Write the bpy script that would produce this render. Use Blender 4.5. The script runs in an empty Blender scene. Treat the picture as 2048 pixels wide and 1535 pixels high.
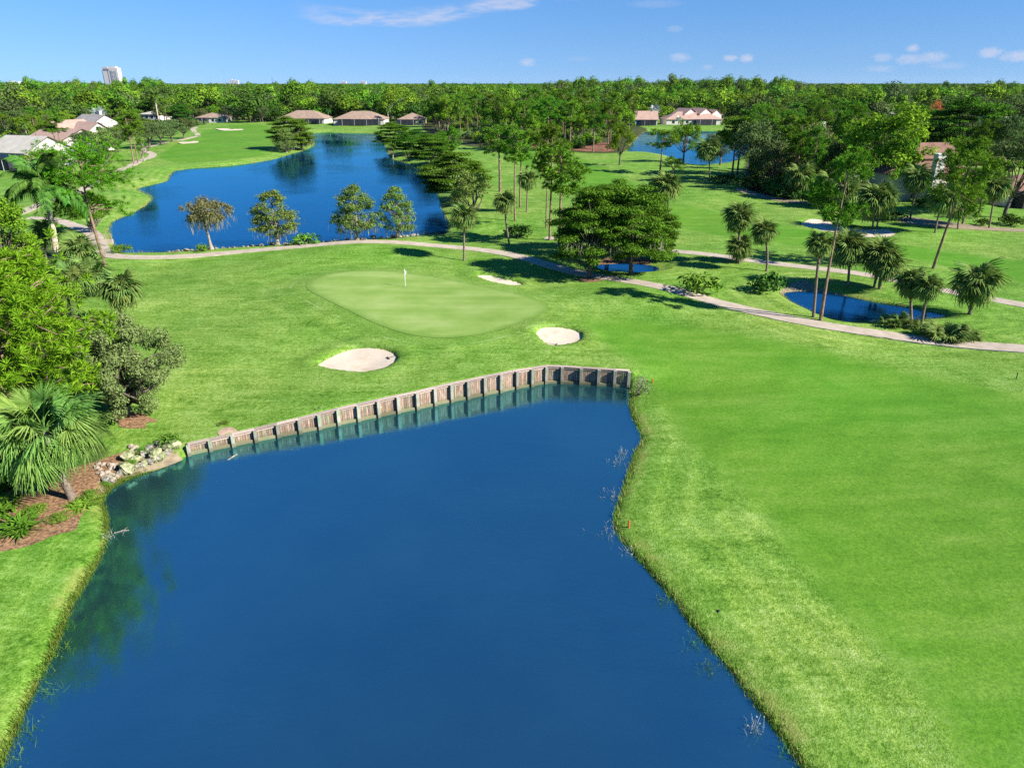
import bpy, math, random
import numpy as np
from mathutils import Vector, Matrix, Euler
from mathutils.geometry import delaunay_2d_cdt

R = math.radians
rng = np.random.default_rng(11)
random.seed(11)
scene = bpy.context.scene
COL = scene.collection

# ------------------------------------------------------------------ camera
H = 23.0                      # drone height in metres
F = 1420.0                    # focal length in photo pixels (2048 wide)
PITCH = math.atan((767.5 - 167.0) / F)
cam = bpy.data.cameras.new('camera')
cam.sensor_fit = 'HORIZONTAL'
cam.sensor_width = 36.0
cam.lens = 36.0 * F / 2048.0
cam.clip_start = 0.5
cam.clip_end = 40000
cam_o = bpy.data.objects.new('camera', cam)
cam_o.location = (0, 0, H)
cam_o.rotation_euler = (math.pi / 2 - PITCH, 0, 0)
COL.objects.link(cam_o)
scene.camera = cam_o

# ------------------------------------------------------------------ light
SUN_EL, SUN_AZ = R(34), R(-24)          # azimuth from +x, counter-clockwise
sdir = Vector((math.cos(SUN_EL) * math.cos(SUN_AZ), math.cos(SUN_EL) * math.sin(SUN_AZ), math.sin(SUN_EL)))
sun = bpy.data.lights.new('sun', 'SUN')
sun.energy = 5.0
sun.angle = R(0.5)
sun.color = (1.0, 0.95, 0.86)
sun_o = bpy.data.objects.new('sun', sun)
sun_o.rotation_euler = sdir.to_track_quat('Z', 'Y').to_euler()
sun_o.location = (200, -80, 150)
COL.objects.link(sun_o)
SKY_STRENGTH = 0.058
EXPOSURE = 1.16
scene.view_settings.view_transform = 'Standard'
scene.view_settings.look = 'None'
scene.view_settings.exposure = EXPOSURE
scene.view_settings.gamma = 1.0
scene.view_settings.use_curve_mapping = False
scene.cycles.max_bounces = 6
scene.cycles.diffuse_bounces = 3
scene.cycles.glossy_bounces = 3
scene.cycles.transmission_bounces = 3
scene.cycles.volume_bounces = 0
scene.cycles.transparent_max_bounces = 8
scene.cycles.caustics_reflective = False
scene.cycles.caustics_refractive = False
scene.cycles.use_denoising = False
scene.cycles.denoiser = 'OPENIMAGEDENOISE'
scene.cycles.denoising_input_passes = 'RGB_ALBEDO_NORMAL'
scene.cycles.denoising_prefilter = 'ACCURATE'
scene.cycles.sample_clamp_indirect = 4.0
scene.cycles.sample_clamp_direct = 1.5


def dir_of(px, py):
    u = (px - 1024) / F
    v = -(py - 767.5) / F
    return u, math.cos(PITCH) + v * math.sin(PITCH), -math.sin(PITCH) + v * math.cos(PITCH)


def azel(px, py):
    d = dir_of(px, py)
    return math.atan2(d[0], d[1]), math.atan2(d[2], math.hypot(d[0], d[1]))


class NT:
    """tiny node-tree helper"""
    def __init__(s, tree):
        s.t = tree; s.n = tree.nodes; s.l = tree.links
        s.n.clear()

    def new(s, typ, **kw):
        n = s.n.new(typ)
        for k, v in kw.items():
            setattr(n, k, v)
        return n

    def link(s, a, b):
        s.l.new(a, b)

    def put(s, sock, v):
        if v is None:
            return
        if hasattr(v, 'is_output') or isinstance(v, bpy.types.NodeSocket):
            s.l.new(v, sock)
        else:
            sock.default_value = v

    def math(s, op, a, b=None, c=None, clamp=False):
        n = s.n.new('ShaderNodeMath'); n.operation = op; n.use_clamp = clamp
        s.put(n.inputs[0], a); s.put(n.inputs[1], b); s.put(n.inputs[2], c)
        return n.outputs[0]

    def vmath(s, op, a, b=None):
        n = s.n.new('ShaderNodeVectorMath'); n.operation = op
        s.put(n.inputs[0], a)
        if b is not None:
            s.put(n.inputs[1], b)
        return n.outputs[0]

    def mix(s, f, a, b, blend='MIX'):
        n = s.n.new('ShaderNodeMix'); n.data_type = 'RGBA'; n.blend_type = blend
        s.put(n.inputs[0], f)
        for i, v in ((6, a), (7, b)):
            s.put(n.inputs[i], v if not isinstance(v, tuple) or len(v) == 4 else v + (1.0,))
        return n.outputs[2]

    def ramp(s, f, stops, interp='LINEAR'):
        n = s.n.new('ShaderNodeValToRGB'); n.color_ramp.interpolation = interp
        e = n.color_ramp.elements
        while len(e) < len(stops):
            e.new(0.5)
        for el, (p, c) in zip(e, stops):
            el.position = p
            el.color = c if len(c) == 4 else tuple(c) + (1.0,)
        s.put(n.inputs[0], f)
        return n.outputs[0]

    def step(s, f, lo, hi):
        n = s.n.new('ShaderNodeMapRange'); n.interpolation_type = 'SMOOTHSTEP'
        s.put(n.inputs[0], f); n.inputs[1].default_value = lo; n.inputs[2].default_value = hi
        return n.outputs[0]

    def noise(s, vec, scale, detail=3, rough=0.55, dist=0.0):
        n = s.n.new('ShaderNodeTexNoise')
        if vec is not None:
            s.put(n.inputs['Vector'], vec)
        n.inputs['Scale'].default_value = scale
        n.inputs['Detail'].default_value = detail
        n.inputs['Roughness'].default_value = rough
        n.inputs['Distortion'].default_value = dist
        return n.outputs[0]

    def attr(s, name, typ='GEOMETRY'):
        n = s.n.new('ShaderNodeAttribute'); n.attribute_name = name; n.attribute_type = typ
        return n.outputs['Fac']


# ------------------------------------------------------------------ sky
world = bpy.data.worlds.new('World')
scene.world = world
world.use_nodes = True
world.cycles.sampling_method = 'MANUAL'
world.cycles.sample_map_resolution = 512
w = NT(world.node_tree)
out = w.new('ShaderNodeOutputWorld')
bg = w.new('ShaderNodeBackground')
sky = w.new('ShaderNodeTexSky', sky_type='NISHITA')
sky.sun_disc = False
sky.sun_elevation = SUN_EL
# Blender: rotation 0 puts the sun at +Y and turns clockwise seen from above
sky.sun_rotation = math.pi / 2 - SUN_AZ
sky.altitude = 0.0
sky.air_density = 1.0
sky.dust_density = 0.0
sky.ozone_density = 4.0
tc = w.new('ShaderNodeTexCoord')
gen = tc.outputs['Generated']
sep = w.new('ShaderNodeSeparateXYZ')
w.link(gen, sep.inputs[0])
# look up a little higher in the sky model everywhere (clear, dry air)
lift = w.new('ShaderNodeCombineXYZ')
w.link(sep.outputs[0], lift.inputs[0]); w.link(sep.outputs[1], lift.inputs[1])
w.link(w.math('ADD', w.math('MULTIPLY', sep.outputs[2], 0.55), 0.088), lift.inputs[2])
w.link(w.vmath('NORMALIZE', lift.outputs[0]), sky.inputs[0])
hs = w.new('ShaderNodeHueSaturation')
hs.inputs['Saturation'].default_value = 1.36
hs.inputs['Value'].default_value = 1.0
w.link(sky.outputs[0], hs.inputs['Color'])
skycol = w.mix(1.0, hs.outputs[0], (0.93, 0.90, 1.12), 'MULTIPLY')
az = w.math('ARCTAN2', sep.outputs[0], sep.outputs[1])
el = w.math('ARCSINE', sep.outputs[2])
comb = w.new('ShaderNodeCombineXYZ')
w.link(az, comb.inputs[0]); w.link(w.math('MULTIPLY', el, 1.0), comb.inputs[1])
aev = comb.outputs[0]


def stretched(sx, sy, rot=0.0):
    m = w.new('ShaderNodeMapping')
    m.inputs['Scale'].default_value = (sx, sy, 1)
    m.inputs['Rotation'].default_value = (0, 0, rot)
    w.link(aev, m.inputs[0])
    return m.outputs[0]


# cirrus streak: a curved band rising to the right
cz, ce = zip(*[azel(*p) for p in ((600, 36), (740, 52), (870, 44), (980, 26), (1080, 8), (1190, -8))])
co = np.polyfit(cz, ce, 3)
line = w.math('ADD', w.math('MULTIPLY', w.math('ADD', w.math('MULTIPLY', w.math('ADD', w.math('MULTIPLY', az, float(co[0])), float(co[1])), az), float(co[2])), az), float(co[3]))
wob = w.math('MULTIPLY', w.math('SUBTRACT', w.noise(stretched(9, 40, 0.12), 1.0, 5, 0.6), 0.5), 0.02)
dlt = w.math('ADD', w.math('SUBTRACT', el, line), wob)
band_lo = w.step(dlt, -0.004, 0.003)
band_hi = w.math('SUBTRACT', 1.0, w.step(dlt, 0.008, 0.022))
ends = w.math('MULTIPLY', w.step(az, azel(570, 40)[0], azel(690, 40)[0]), w.math('SUBTRACT', 1.0, w.step(az, azel(1080, 10)[0], azel(1260, 10)[0])))
tex = w.step(w.noise(stretched(14, 60, 0.15), 1.0, 6, 0.62, 0.3), 0.33, 0.62)
cirrus = w.math('MULTIPLY', w.math('MULTIPLY', band_lo, band_hi), w.math('MULTIPLY', ends, tex))
# thin veils over the whole sky
veil = w.step(w.noise(stretched(3, 16, 0.1), 1.0, 6, 0.6, 0.5), 0.58, 0.85)
cloud = w.math('MAXIMUM', w.math('MULTIPLY', cirrus, 0.6), w.math('MULTIPLY', veil, 0.13))
# fair-weather cumulus far away near the horizon
pn = w.math('MULTIPLY', w.math('SUBTRACT', w.noise(stretched(170, 230), 1.0, 5, 0.65), 0.5), 3.4)
for px, py, rx, ry, a in ((1055, 125, 16, 8, .65), (1360, 115, 20, 8, .6), (1461, 116, 14, 6, .75), (1493, 117, 13, 8, .85), (1826, 97, 11, 7, .7),
                          (1765, 115, 16, 8, .5), (1822, 119, 26, 9, .6), (1866, 115, 22, 10, .65), (1981, 106, 18, 9, .8), (2036, 113, 26, 9, .8),
                          (1350, 58, 16, 6, .3), (1310, 8, 50, 8, .22), (1760, 138, 26, 6, .35), (1895, 132, 30, 6, .3), (1415, 135, 10, 5, .4), (1160, 118, 30, 5, .15)):
    a0, e0 = azel(px, py)
    k = .78 / F
    dx = w.math('DIVIDE', w.math('SUBTRACT', az, a0), rx * k)
    dy = w.math('DIVIDE', w.math('SUBTRACT', el, e0), ry * k)
    r2 = w.math('ADD', w.math('ADD', w.math('MULTIPLY', dx, dx), w.math('MULTIPLY', dy, dy)), pn)
    cloud = w.math('MAXIMUM', cloud, w.math('MULTIPLY', w.math('SUBTRACT', 1.0, w.step(r2, -.8, 2.2)), a * .8))
CLOUD_COL = (5.6, 5.6, 6.6)
final = w.mix(cloud, skycol, CLOUD_COL)
w.link(final, bg.inputs['Color'])
bg.inputs['Strength'].default_value = SKY_STRENGTH
w.link(bg.outputs[0], out.inputs['Surface'])

# ------------------------------------------------------------------ mesh helpers


def mesh_np(name, V, quads=None, tris=None, mats=(), qm=None, tm=None, smooth=False, uvar=None):
    V = np.asarray(V, np.float32).reshape(-1, 3)
    Q = np.zeros((0, 4), np.int32) if quads is None else np.asarray(quads, np.int32).reshape(-1, 4)
    T3 = np.zeros((0, 3), np.int32) if tris is None else np.asarray(tris, np.int32).reshape(-1, 3)
    me = bpy.data.meshes.new(name)
    me.vertices.add(len(V)); me.vertices.foreach_set('co', V.ravel())
    nl = Q.size + T3.size
    me.loops.add(nl)
    me.loops.foreach_set('vertex_index', np.concatenate([Q.ravel(), T3.ravel()]).astype(np.int32))
    npoly = len(Q) + len(T3)
    me.polygons.add(npoly)
    st = np.concatenate([np.arange(len(Q)) * 4, Q.size + np.arange(len(T3)) * 3]).astype(np.int32)
    me.polygons.foreach_set('loop_start', st)
    for m in mats:
        me.materials.append(m)
    if qm is not None or tm is not None:
        mi = np.concatenate([np.zeros(len(Q), np.int32) if qm is None else np.asarray(qm, np.int32),
                             np.zeros(len(T3), np.int32) if tm is None else np.asarray(tm, np.int32)])
        me.polygons.foreach_set('material_index', mi)
    me.polygons.foreach_set('use_smooth', np.full(npoly, bool(smooth)))
    me.update(calc_edges=True)
    if uvar is not None:
        a = me.attributes.new('var', 'FLOAT', 'FACE')
        a.data.foreach_set('value', np.asarray(uvar, np.float32))
    return me


class MB:
    """collects boxes, tubes and leaves into one mesh"""
    def __init__(s):
        s.V = []; s.Q = []; s.T = []; s.qm = []; s.tm = []; s.qv = []; s.tv = []; s.n = 0

    def add(s, V, Q=None, T=None, m=0, var=None):
        V = np.asarray(V, float).reshape(-1, 3)
        if Q is not None and len(Q):
            Q = np.asarray(Q, int).reshape(-1, 4)
            s.Q.append(Q + s.n); s.qm.append(np.full(len(Q), m)); s.qv.append(np.full(len(Q), 0.5) if var is None else np.asarray(var))
        if T is not None and len(T):
            T = np.asarray(T, int).reshape(-1, 3)
            s.T.append(T + s.n); s.tm.append(np.full(len(T), m)); s.tv.append(np.full(len(T), 0.5) if var is None else np.asarray(var))
        s.V.append(V); s.n += len(V)
        return s

    def box(s, c, size, rz=0.0, m=0, bevel=0.0):
        x, y, z = [d / 2 for d in size]
        P = np.array([(-x, -y, -z), (x, -y, -z), (x, y, -z), (-x, y, -z), (-x, -y, z), (x, -y, z), (x, y, z), (-x, y, z)])
        cr, sr = math.cos(rz), math.sin(rz)
        P = np.stack([P[:, 0] * cr - P[:, 1] * sr, P[:, 0] * sr + P[:, 1] * cr, P[:, 2]], 1) + np.array(c)
        return s.add(P, [(0, 3, 2, 1), (4, 5, 6, 7), (0, 1, 5, 4), (1, 2, 6, 5), (2, 3, 7, 6), (3, 0, 4, 7)], m=m)

    def tube(s, pts, rad, sides=6, m=0, cap=True):
        pts = np.asarray(pts, float); n = len(pts)
        rad = np.broadcast_to(np.asarray(rad, float), (n,))
        d = np.gradient(pts, axis=0); d /= np.linalg.norm(d, axis=1, keepdims=True) + 1e-9
        ref = np.where(np.abs(d[:, 2:3]) > 0.9, np.array([[1., 0, 0]]), np.array([[0, 0, 1.]]))
        a = np.cross(d, ref); a /= np.linalg.norm(a, axis=1, keepdims=True) + 1e-9
        b = np.cross(d, a)
        t = np.arange(sides) * 2 * math.pi / sides
        V = pts[:, None, :] + rad[:, None, None] * (np.cos(t)[None, :, None] * a[:, None, :] + np.sin(t)[None, :, None] * b[:, None, :])
        Q = []
        for i in range(n - 1):
            for j in range(sides):
                k = (j + 1) % sides
                Q.append((i * sides + j, i * sides + k, (i + 1) * sides + k, (i + 1) * sides + j))
        V = V.reshape(-1, 3)
        T = []
        if cap:
            V = np.vstack([V, pts[-1:]])
            for j in range(sides):
                T.append((len(V) - 1, (n - 1) * sides + j, (n - 1) * sides + (j + 1) % sides))
        return s.add(V, Q, T, m=m)

    def leaves(s, C, N, L, W, m=0, rg=None, tang=None):
        """rhombic leaves at C facing N"""
        rg = rg or rng
        C = np.asarray(C, float); n = len(C)
        N = N / (np.linalg.norm(N, axis=1, keepdims=True) + 1e-9)
        if tang is None:
            tang = rg.normal(size=(n, 3))
        t = tang - (tang * N).sum(1, keepdims=True) * N
        t /= np.linalg.norm(t, axis=1, keepdims=True) + 1e-9
        b = np.cross(N, t)
        L = (np.asarray(L) * rg.uniform(.7, 1.3, n))[:, None]; Wd = (np.asarray(W) * rg.uniform(.7, 1.3, n))[:, None]
        V = np.stack([C - t * L * .5, C + b * Wd * .5 + N * Wd * .12, C + t * L * .5, C - b * Wd * .5 + N * Wd * .12], 1).reshape(-1, 3)
        Q = np.arange(n * 4).reshape(-1, 4)
        return s.add(V, Q, m=m, var=rg.uniform(0, 1, n))

    def mesh(s, name, mats, smooth=False):
        V = np.vstack(s.V)
        Q = np.vstack(s.Q) if s.Q else None
        T = np.vstack(s.T) if s.T else None
        qm = np.concatenate(s.qm) if s.Q else None
        tm = np.concatenate(s.tm) if s.T else None
        var = np.concatenate((s.qv if s.Q else []) + (s.tv if s.T else []))
        return mesh_np(name, V, Q, T, mats if isinstance(mats, (list, tuple)) else [mats], qm, tm, smooth, var)


def obj(name, me, parent=None, loc=None, rot=None, scl=None):
    o = bpy.data.objects.new(name, me)
    COL.objects.link(o)
    if parent is not None:
        o.parent = parent
    if loc is not None:
        o.location = loc
    if rot is not None:
        o.rotation_euler = rot
    if scl is not None:
        o.scale = scl
    return o


def tag(o, label=None, cat=None, group=None, kind=None):
    if label: o['label'] = label
    if cat: o['category'] = cat
    if group: o['group'] = group
    if kind: o['kind'] = kind
    return o


def empty(name, loc=(0, 0, 0), rz=0.0, scl=(1, 1, 1)):
    o = bpy.data.objects.new(name, None)
    COL.objects.link(o)
    o.location = loc; o.rotation_euler = (0, 0, rz); o.scale = scl
    o.empty_display_size = 0.3
    return o


# ------------------------------------------------------------------ geometry of the place


def G(px, py, z=0.0):
    d = dir_of(px, py)
    t = (z - H) / d[2]
    return np.array((d[0] * t, d[1] * t))


def crom(P, closed=False, sub=5):
    P = np.asarray(P, float); n = len(P); o = []
    for i in range(n if closed else n - 1):
        p0 = P[(i - 1) % n] if closed or i > 0 else P[0]
        p1 = P[i]; p2 = P[(i + 1) % n]
        p3 = P[(i + 2) % n] if closed or i + 2 < n else P[-1]
        for k in range(sub):
            t = k / sub
            o.append(.5 * ((2 * p1) + (-p0 + p2) * t + (2 * p0 - 5 * p1 + 4 * p2 - p3) * t * t + (-p0 + 3 * p1 - 3 * p2 + p3) * t ** 3))
    if not closed:
        o.append(P[-1])
    return np.array(o)


def pix(pts, z=0.0):
    return np.array([G(x, y, z) for x, y in pts])


def seg_dist(x, y, P, closed):
    """distance of points to a polyline"""
    best = np.full(x.shape, 1e9)
    n = len(P)
    for i in range(n if closed else n - 1):
        ax, ay = P[i]; bx, by = P[(i + 1) % n]
        dx, dy = bx - ax, by - ay
        L2 = dx * dx + dy * dy + 1e-12
        t = np.clip(((x - ax) * dx + (y - ay) * dy) / L2, 0, 1)
        best = np.minimum(best, (x - ax - t * dx) ** 2 + (y - ay - t * dy) ** 2)
    return np.sqrt(best)


def inside(x, y, P):
    r = np.zeros(x.shape, bool)
    n = len(P)
    for i in range(n):
        ax, ay = P[i]; bx, by = P[(i + 1) % n]
        if ay == by:
            continue
        c = ((ay > y) != (by > y)) & (x < (bx - ax) * (y - ay) / (by - ay) + ax)
        r ^= c
    return r


def sdf(x, y, P, far=60.0):
    """signed distance, positive outside"""
    x = np.asarray(x, float); y = np.asarray(y, float)
    d = np.full(x.shape, float(far))
    lo = P.min(0) - far; hi = P.max(0) + far
    m = (x > lo[0]) & (x < hi[0]) & (y > lo[1]) & (y < hi[1])
    if m.any():
        xm, ym = x[m], y[m]
        dd = seg_dist(xm, ym, P, True)
        dd = np.where(inside(xm, ym, P), -dd, dd)
        d[m] = np.minimum(dd, far)
    return d


def sstep(a, b, v):
    t = np.clip((v - a) / (b - a), 0, 1)
    return t * t * (3 - 2 * t)


ZP, ZL, ZR, ZS = -1.35, -0.9, -0.9, -0.55       # water levels
# posts of the timber bulkhead, seen at the water line
POSTS_PX = [(379, 908), (422, 899), (467, 890), (512, 881), (557, 872), (600, 864), (639, 856), (677, 848), (717, 840), (757, 832), (796, 824),
            (834, 817), (869, 809), (902, 802), (935, 796), (968, 789), (1000, 783), (1032, 776), (1062, 771), (1091, 765), (1124, 765), (1162, 767), (1197, 769), (1229, 771), (1257, 773)]
WALL = pix(POSTS_PX, ZP)
right_shore = crom(pix([(1257, 775), (1264, 790), (1261, 808), (1268, 835), (1282, 866), (1285, 884), (1271, 905), (1262, 935), (1252, 965), (1240, 1000), (1230, 1035),
                        (1233, 1056), (1246, 1080), (1270, 1107), (1300, 1141), (1330, 1177), (1362, 1217), (1402, 1272), (1450, 1327), (1500, 1392), (1540, 1441), (1575, 1490),
                        (1607, 1537), (1680, 1640)], ZP))
left_shore = crom(pix([(-60, 1640), (-2, 1535), (22, 1487), (50, 1420), (80, 1358), (108, 1300), (130, 1243), (150, 1200), (182, 1148), (211, 1092), (214, 1060), (212, 1030), (205, 1005), (213, 986), (240, 966),
                       (280, 950), (330, 934), (378, 912)], ZP))
POND = np.vstack([WALL, right_shore[1:], np.array([(14, 2.0), (16, -25), (0, -40), (-16, -25), (-18, 2)]), left_shore])
LAKE = crom(pix([(250, 505), (330, 504), (400, 500), (500, 493), (600, 487), (700, 480), (800, 474), (860, 470), (893, 467), (897, 445), (884, 418), (879, 396), (868, 372), (852, 346),
                 (835, 334), (809, 325), (783, 317), (774, 300), (768, 284), (760, 270), (735, 267), (690, 266), (640, 265), (622, 268), (621, 278), (629, 291), (605, 302), (580, 309), (556, 317),
                 (512, 325), (470, 331), (430, 334), (385, 337), (357, 340), (342, 349), (333, 363), (300, 371), (275, 378), (299, 391), (302, 402), (276, 421), (240, 437), (221, 450), (222, 475), (232, 496)], ZL), True, 4)
RLAKE = crom(pix([(1255, 303), (1300, 306), (1335, 312), (1378, 328), (1425, 328), (1465, 322), (1505, 302), (1560, 290), (1585, 272), (1560, 263), (1480, 262), (1400, 262), (1330, 262), (1293, 263), (1272, 280)], ZR), True, 4)
POOL = crom(pix([(1566, 586), (1600, 582), (1640, 584), (1690, 591), (1740, 602), (1800, 613), (1850, 622), (1893, 632), (1850, 639), (1800, 640), (1740, 644), (1680, 642), (1635, 627), (1600, 612), (1576, 599)], ZS), True, 4)
PUDDLE = crom(pix([(1195, 530), (1240, 527), (1290, 529), (1318, 537), (1300, 544), (1250, 544), (1205, 539)], ZS), True, 4)
WATERS = [('pond', POND, ZP), ('lake', LAKE, ZL), ('far_lake', RLAKE, ZR), ('pool', POOL, ZS), ('shaded_pool', PUDDLE, ZS)]
GREEN = crom(pix([(611, 573), (640, 553), (700, 543), (770, 541), (850, 548), (930, 562), (1010, 580), (1070, 597), (1096, 613), (1080, 630), (1040, 646), (985, 662), (930, 671), (870, 673), (810, 664),
                  (750, 645), (700, 622), (650, 599)], 0.45), True, 4)
B_PX = [
    [(632, 718), (665, 700), (690, 692), (720, 689), (760, 693), (785, 700), (795, 708), (793, 718), (775, 730), (745, 737), (715, 738), (680, 733), (650, 727)],
    [(1070, 670), (1080, 660), (1105, 657), (1130, 659), (1155, 664), (1166, 674), (1160, 685), (1140, 691), (1110, 695), (1095, 692), (1080, 682)],
    [(952, 552), (970, 548), (1000, 553), (1030, 558), (1047, 565), (1030, 571), (1000, 568), (975, 562)],
    [(1603, 444), (1625, 438), (1658, 442), (1692, 453), (1722, 458), (1762, 459), (1788, 464), (1782, 472), (1745, 475), (1698, 471), (1662, 462), (1628, 455), (1606, 450)],
    [(432, 257), (455, 256), (470, 258), (485, 258), (483, 261), (460, 261), (438, 260)],
    [(356, 284), (372, 281), (392, 281), (397, 284), (385, 286), (365, 287)]]
BUNKERS = [crom(pix(b), True, 4) for b in B_PX]
FAIRS = [crom(pix(p), True, 3) for p in (
    [(1180, 640), (1400, 655), (1700, 710), (2100, 800), (2900, 1000), (3000, 1900), (2300, 2000), (2060, 1680), (1950, 1520), (1850, 1360), (1700, 1200), (1600, 1090), (1510, 985), (1420, 900), (1345, 820), (1300, 745), (1220, 700)],
    [(990, 292), (1110, 300), (1230, 345), (1330, 400), (1450, 425), (1600, 455), (1800, 490), (2150, 535), (2150, 585), (1900, 530), (1700, 500), (1500, 480), (1380, 455), (1200, 400), (1090, 350)],
    [(440, 252), (535, 252), (545, 300), (470, 318), (390, 322), (320, 318), (340, 295)])]
PATHS = {
    'cart_path': (crom(pix([(55, 437), (105, 438), (150, 448), (183, 464), (198, 489), (222, 511), (270, 515), (330, 513), (420, 507), (500, 502), (600, 497), (700, 494), (800, 493.5), (900, 497), (980, 505),
                            (1060, 519), (1130, 534), (1200, 550), (1260, 563), (1330, 580), (1400, 597), (1470, 613), (1540, 629), (1600, 642), (1680, 655), (1760, 664), (1850, 675), (1950, 687), (2048, 698), (2200, 716)]), sub=6), 2.0),
    'cart_path.001': (crom(pix([(1090, 478), (1180, 484), (1270, 493), (1355, 505), (1420, 513), (1480, 521), (1536, 527), (1600, 535), (1680, 546), (1750, 556), (1830, 569), (1900, 581), (1960, 592), (2048, 611), (2200, 646)]), sub=5), 2.0),
    'cart_path.002': (crom(pix([(-20, 448), (25, 431), (87, 406), (112, 399), (150, 385), (200, 362), (252, 335), (285, 320), (305, 311), (300, 304), (288, 297), (335, 285), (385, 275), (396, 270), (386, 260), (392, 254)]), sub=5), 2.2)}


def base_h(x, y):
    z = .22 * np.sin(x * .11 + .7) * np.cos(y * .09 + 1.1) + .13 * np.sin(x * .23 - y * .17) + .06 * np.sin(.31 * x + .37 * y)
    z = z * sstep(10, 60, np.hypot(x, y) + 30)
    z = z - .62 * np.exp(-(((x + 23) / 9) ** 2 + ((y - 41) / 8) ** 2))
    z = z - .25 * np.exp(-(((x + 12) / 7) ** 2 + ((y - 46) / 5) ** 2))
    # swales and a mound behind the green
    z = z + .9 * np.exp(-(((x + 20) / 14) ** 2 + ((y - 103) / 6) ** 2))
    z = z + .5 * np.exp(-(((x - 14) / 10) ** 2 + ((y - 80) / 6) ** 2))
    return z


def land(x, y):
    """the turf before bunkers are dug and water is cut in"""
    z = base_h(x, y)
    sg = sdf(x, y, GREEN, 8)
    z = np.where(sg < 7, z + (.45 + .1 * np.sin(x * .2) - z) * (1 - sstep(-1.5, 6.5, sg)), z)
    for b in BUNKERS:
        sb = sdf(x, y, b, 4)
        z = z + .16 * np.exp(-((sb - .9) / 1.0) ** 2) * (sb < 3.9)
    return z


def terrain(x, y):
    x = np.atleast_1d(np.asarray(x, float)); y = np.atleast_1d(np.asarray(y, float))
    z = land(x, y)
    for b in BUNKERS:
        z = z - .75 * (1 - sstep(-.55, .02, sdf(x, y, b, 4)))
    shore = np.full(x.shape, 60.0)
    for name, P, zw in WATERS:
        s = sdf(x, y, P, 40)
        if name == 'pond':
            m = s < 39
            nat = np.ones(x.shape)
            if m.any():
                dw = seg_dist(x[m], y[m], WALL, False)
                dn = np.minimum(seg_dist(x[m], y[m], right_shore[2:], False), seg_dist(x[m], y[m], left_shore[:-2], False))
                nat[m] = sstep(-.9, .5, dw - dn)
            k, lip, wid = .6, .32, 26.0
            near = np.where(s > 0, lip * (1 - np.exp(-s * k / lip)), s * k)
            up_nat = zw + near + (z - zw - lip) * np.clip(s / wid, 0, 1) ** 1.15
            up_wall = zw - .5 + (z - zw + .5) * sstep(.06, .3, s)
            up = up_nat * nat + up_wall * (1 - nat)
            dn_ = zw + nat * np.maximum(s * k, -1.0) - (1 - nat) * .5
        else:
            k, lip, wid = .35, .25, (6.0 if name in ('lake', 'far_lake') else 2.4)
            near = lip * (1 - np.exp(-np.maximum(s, 0) * k / lip))
            up = zw + near + (z - zw - lip) * sstep(0, wid, s)
            dn_ = zw + np.maximum(s * k, -1.0)
        z = np.where(s > 39.9, z, np.where(s > 0, up, dn_))
        shore = np.minimum(shore, np.where(nat > .5, s, 60.0) if name == 'pond' else s)
    return z, shore


def TZ(x, y):
    return float(terrain(x, y)[0][0])


def GT(px, py):
    """photo pixel to the point of the terrain it shows"""
    z = 0.0
    for _ in range(4):
        p = G(px, py, z)
        z = TZ(p[0], p[1])
    return Vector((p[0], p[1], z))


def height_at(p, py_top):
    """height above p whose top shows at photo row py_top"""
    d = dir_of(1024, py_top)
    return H + d[2] * p[1] / d[1] - p[2]


# ------------------------------------------------------------------ materials


def mat(name):
    m = bpy.data.materials.new(name)
    m.use_nodes = True
    nt = NT(m.node_tree)
    o = nt.new('ShaderNodeOutputMaterial')
    return m, nt, o


def simple(name, col, rough=.8, var=.15, scale=8.0, bump=0.0, col2=None, spec=.3):
    m, n, o = mat(name)
    b = n.new('ShaderNodeBsdfPrincipled')
    tcn = n.new('ShaderNodeTexCoord')
    f = n.noise(tcn.outputs['Object'], scale, 4, .6)
    c2 = col2 or tuple(c * (1 - var) for c in col)
    c1 = tuple(min(1, c * (1 + var)) for c in col)
    n.link(n.mix(n.step(f, .3, .7), c2, c1), b.inputs['Base Color'])
    b.inputs['Roughness'].default_value = rough
    b.inputs['Specular IOR Level'].default_value = spec
    if bump:
        bp = n.new('ShaderNodeBump'); bp.inputs['Strength'].default_value = bump; bp.inputs['Distance'].default_value = .05
        n.link(f, bp.inputs['Height']); n.link(bp.outputs[0], b.inputs['Normal'])
    n.link(b.outputs[0], o.inputs[0])
    return m


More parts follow.
